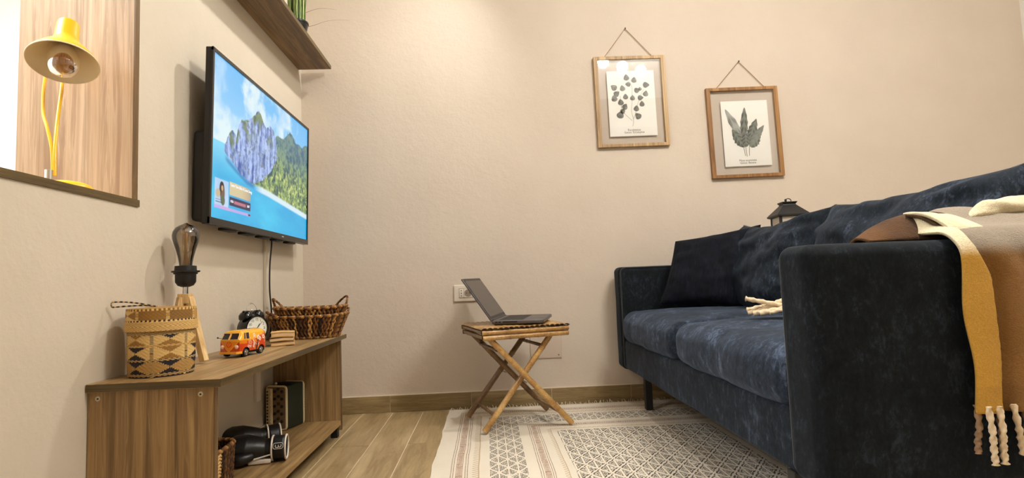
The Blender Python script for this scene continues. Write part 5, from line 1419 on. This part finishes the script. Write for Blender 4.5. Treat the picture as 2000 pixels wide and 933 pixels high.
# boxing gloves
M_gl = Mat('black_leather', 0.42, color=(14, 14, 15)); _c = M_gl.coord(); M_gl.bump(M_gl.noise(_c, 60, 3), 0.25, 0.003)
M_gw = Mat('white_leather_trim', 0.5, color=(226, 214, 200))
def glove(name, label, loc, rz, tilt=0.0, logo=True):
    t = thing(name, label, 'boxing glove', loc, (radians(tilt), 0, radians(rz)), None)
    # local: cuff at +x, fist toward -x
    b = MB()
    sec = [(-0.130, 0.004, 0.004, 0.034), (-0.124, 0.026, 0.022, 0.036), (-0.105, 0.044, 0.036, 0.042), (-0.075, 0.052, 0.043, 0.047), (-0.040, 0.050, 0.043, 0.046), (-0.010, 0.043, 0.038, 0.042), (0.015, 0.036, 0.033, 0.038), (0.035, 0.036, 0.034, 0.038), (0.075, 0.040, 0.036, 0.040)]
    def gf(u, v):
        k = v*(len(sec)-1); i = min(int(k), len(sec)-2); f = k-i; f = f*f*(3-2*f); s_ = [sec[i][q]*(1-f)+sec[i+1][q]*f for q in range(4)]
        a = 2*pi*u; bulge = 1+0.05*sin(a*2+v*5); return (s_[0], s_[1]*cos(a)*bulge, max(s_[3]+s_[2]*sin(a), 0.0012))
    b.grid(gf, 36, 48, wu=True, flip=True); b.build('padding', M_gl, t, smooth=80)
    b = MB(); P = bez([(-0.020, -0.040, 0.030), (-0.050, -0.054, 0.026), (-0.080, -0.050, 0.024), (-0.100, -0.036, 0.024)], 8); b.tube(P, [0.012+0.006*sin(pi*k/(len(P)-1))*1.2 for k in range(len(P))], 16); b.build('thumb', M_gl, t)
    b = MB(); b.grid(lambda u, v: (0.036+0.040*v, (0.0405+0.001)*cos(2*pi*u), max(0.0395+0.0365*sin(2*pi*u), 0.001)), 36, 4, wu=True, flip=True); b.build('wrist_strap', M_gl, t, solid=0.003)
    for xx in (0.036, 0.077):
        b = MB(); b.tube([(xx, 0.042*cos(2*pi*k/36), max(0.0395+0.038*sin(2*pi*k/36), 0.0035)) for k in range(36)], 0.0030, 8, closed=True); b.build('white_piping', M_gw, t)
    b = MB(); b.tube([(0.0365, -0.0405, 0.030), (0.010, -0.0385, 0.024), (-0.03, -0.046, 0.018), (-0.07, -0.049, 0.020)], 0.0024, 8); b.build('white_piping', M_gw, t)
    b = MB(); b.rbox((-0.035, -0.040, 0.0015), (0.034, -0.020, 0.016), 0.005, 2, 3); b.build('palm_lining', M_gw, t)
    if logo:
        # outlined badge with a stylised N on the strap, facing outward
        Bm = Matrix.Translation((0.0565, -0.0400, 0.054)) @ Matrix.Rotation(radians(-22), 4, 'X')
        b = MB(); b.M = Bm; c = 0.004; w_, h_ = 0.0150, 0.0090
        b.tube([(-w_+c, -0.0022, -h_), (w_-c, -0.0022, -h_), (w_, -0.0022, -h_+c), (w_, -0.0022, h_-c), (w_-c, -0.0022, h_), (-w_+c, -0.0022, h_), (-w_, -0.0022, h_-c), (-w_, -0.0022, -h_+c)], 0.0009, 5, closed=True)
        b.tube(bez([(-0.008, -0.0022, 0.004), (-0.008, -0.0022, -0.003), (-0.004, -0.0022, -0.0045), (0.001, -0.0022, -0.004), (0.001, -0.0022, 0.003)], 5), 0.0011, 5)
        b.tube(bez([(0.001, -0.0022, -0.003), (0.006, -0.0022, -0.0045), (0.009, -0.0022, -0.002), (0.009, -0.0022, 0.004)], 5), 0.0011, 5)
        b.build('badge', M_gw, t)
    return t
glove('boxing_glove', 'black boxing glove with white edged wrist strap and badge, in front', (0.160, -0.935, ZS), 12)
glove('boxing_glove', 'black boxing glove lying behind the other one on the lower shelf', (0.085, -0.790, ZS), 28, 0, False)

# small dark basket at the near end of the lower shelf
sb = thing('shelf_basket', 'dark woven basket standing at the near end of the lower shelf', 'basket', (0.110, -1.235, ZS), (0, 0, radians(4)))
hyacinth('s', sb, 0.070, 0.090, 0.003, 0.125, 0.10, 6, 90, 12, palette=(4, 0, 4, 1), strand=0.0044, handles=False)
M_twine = Mat('pale_twine', 0.8, color=(222, 184, 122))
b = MB(); 
for k in range(14): 
    z = 0.012+k*0.0085; b.tube([(0.0745+0.0060*k/14, -0.089+0.003*sin(k), z), (0.0800+0.0045*k/14+0.002*sin(k*2), -0.080, z+0.006), (0.078+0.006*k/14, -0.070, z+0.001)], 0.0032, 6)
b.build('corner_braid', M_twine, sb)
b = MB()
for k in range(5): b.tube([(0.022+k*0.0075, -0.098, 0.004), (0.023+k*0.0075, -0.1015, 0.030), (0.022+k*0.0075, -0.100, 0.052)], 0.0034, 8)
b.build('twine_tag', M_twine, sb)

# =================================================================== YELLOW DESK LAMP
ZL = NZ0+0.0185
dl = thing('desk_lamp', 'yellow desk lamp with cone shade standing in the wall opening', 'lamp', (-0.068, -1.505, ZL))
M_yel = Mat('yellow_enamel', 0.35, color=(238, 186, 20)); M_yel.b.inputs['Coat Weight'].default_value = 0.3
M_crm = Mat('cream_enamel', 0.4, color=(230, 216, 186))
b = MB(); b.lathe([(0.056, 0.0), (0.056, 0.006), (0.052, 0.012), (0.040, 0.018), (0.020, 0.022), (0.0001, 0.0225)], 40); b.build('base', M_yel, dl)
b = MB(); b.cyl((-0.036, 0.000, 0.018), (-0.036, 0.000, 0.050), 0.0085, 18); b.build('chrome_knob', M_chrome, dl)
def LP(p): return tuple(Vector(p)-Vector(dl.location))
b = MB(); b.tube(bez([LP((-0.095, -1.500, 0.906)), LP((-0.103, -1.490, 0.973)), LP((-0.120, -1.460, 1.057)), LP((-0.141, -1.420, 1.156)), LP((-0.150, -1.405, 1.222)), LP((-0.133, -1.420, 1.283))], 8), 0.0042, 10); b.build('stem', M_yel, dl)
b = MB(); b.tube(bez([LP((-0.099, -1.500, 0.915)), LP((-0.110, -1.490, 0.973)), LP((-0.133, -1.475, 1.028)), LP((-0.163, -1.450, 1.080)), LP((-0.184, -1.420, 1.163)), LP((-0.185, -1.400, 1.238)), LP((-0.143, -1.420, 1.296))], 8), 0.0038, 8); b.build('power_cord', M_yel, dl)
# shade: opening centre Sc, axis pointing out of the opening (toward viewer and down)
Sc = Vector((-0.081, -1.50, 1.179)); axis = Vector((0.185, -0.378, -1.0)).normalized(); kS = 0.072/0.0925
q = Vector((0, 0, 1)).rotation_difference(-axis)
SM = Matrix.Translation(LP(Sc)) @ q.to_matrix().to_4x4() @ Matrix.Diagonal((kS, kS, kS*1.30, 1))
prof = [(0.0925, 0.0), (0.088, 0.010), (0.070, 0.030), (0.052, 0.047), (0.040, 0.058), (0.0345, 0.070), (0.0320, 0.080), (0.0300, 0.120), (0.0285, 0.125), (0.025, 0.127), (0.0001, 0.1275)]
b = MB(); b.M = SM; b.lathe(prof, 48, caps=False); shd = b.build('shade', M_yel, dl)
b = MB(); b.M = SM; b.lathe([(r-0.0016 if r > .01 else r, z-0.001 if z > 0.1 else z+0.0003) for r, z in prof], 48, caps=False)
b.tube([(0.0920*cos(2*pi*k/60), 0.0920*sin(2*pi*k/60), 0.0003) for k in range(60)], 0.0017, 8, closed=True); b.build('shade_lining', M_crm, shd)
b = MB(); b.M = SM; b.lathe([(0.014, 0.085), (0.016, 0.064), (0.025, 0.046), (0.037, 0.026), (0.0425, 0.006), (0.040, -0.012), (0.030, -0.026), (0.015, -0.0335), (0.0001, -0.0355)], 36, caps=False); bg2 = b.build('bulb', M_bulb2, dl)
b = MB(); b.M = SM
for k in range(4):
    a = k*pi/2+0.4; b.tube([(0.008*cos(a), 0.008*sin(a), 0.055), (0.013*cos(a), 0.013*sin(a), 0.008)], 0.0016, 6)
b.cyl((0, 0, 0.075), (0, 0, 0.045), 0.006, 10, r2=0.004); b.build('filament', M_fil, bg2)
b = MB(); b.M = SM; b.cyl((0, 0, 0.12), (0, 0, 0.088), 0.018, 20); b.build('bulb_socket', M_crm, dl)
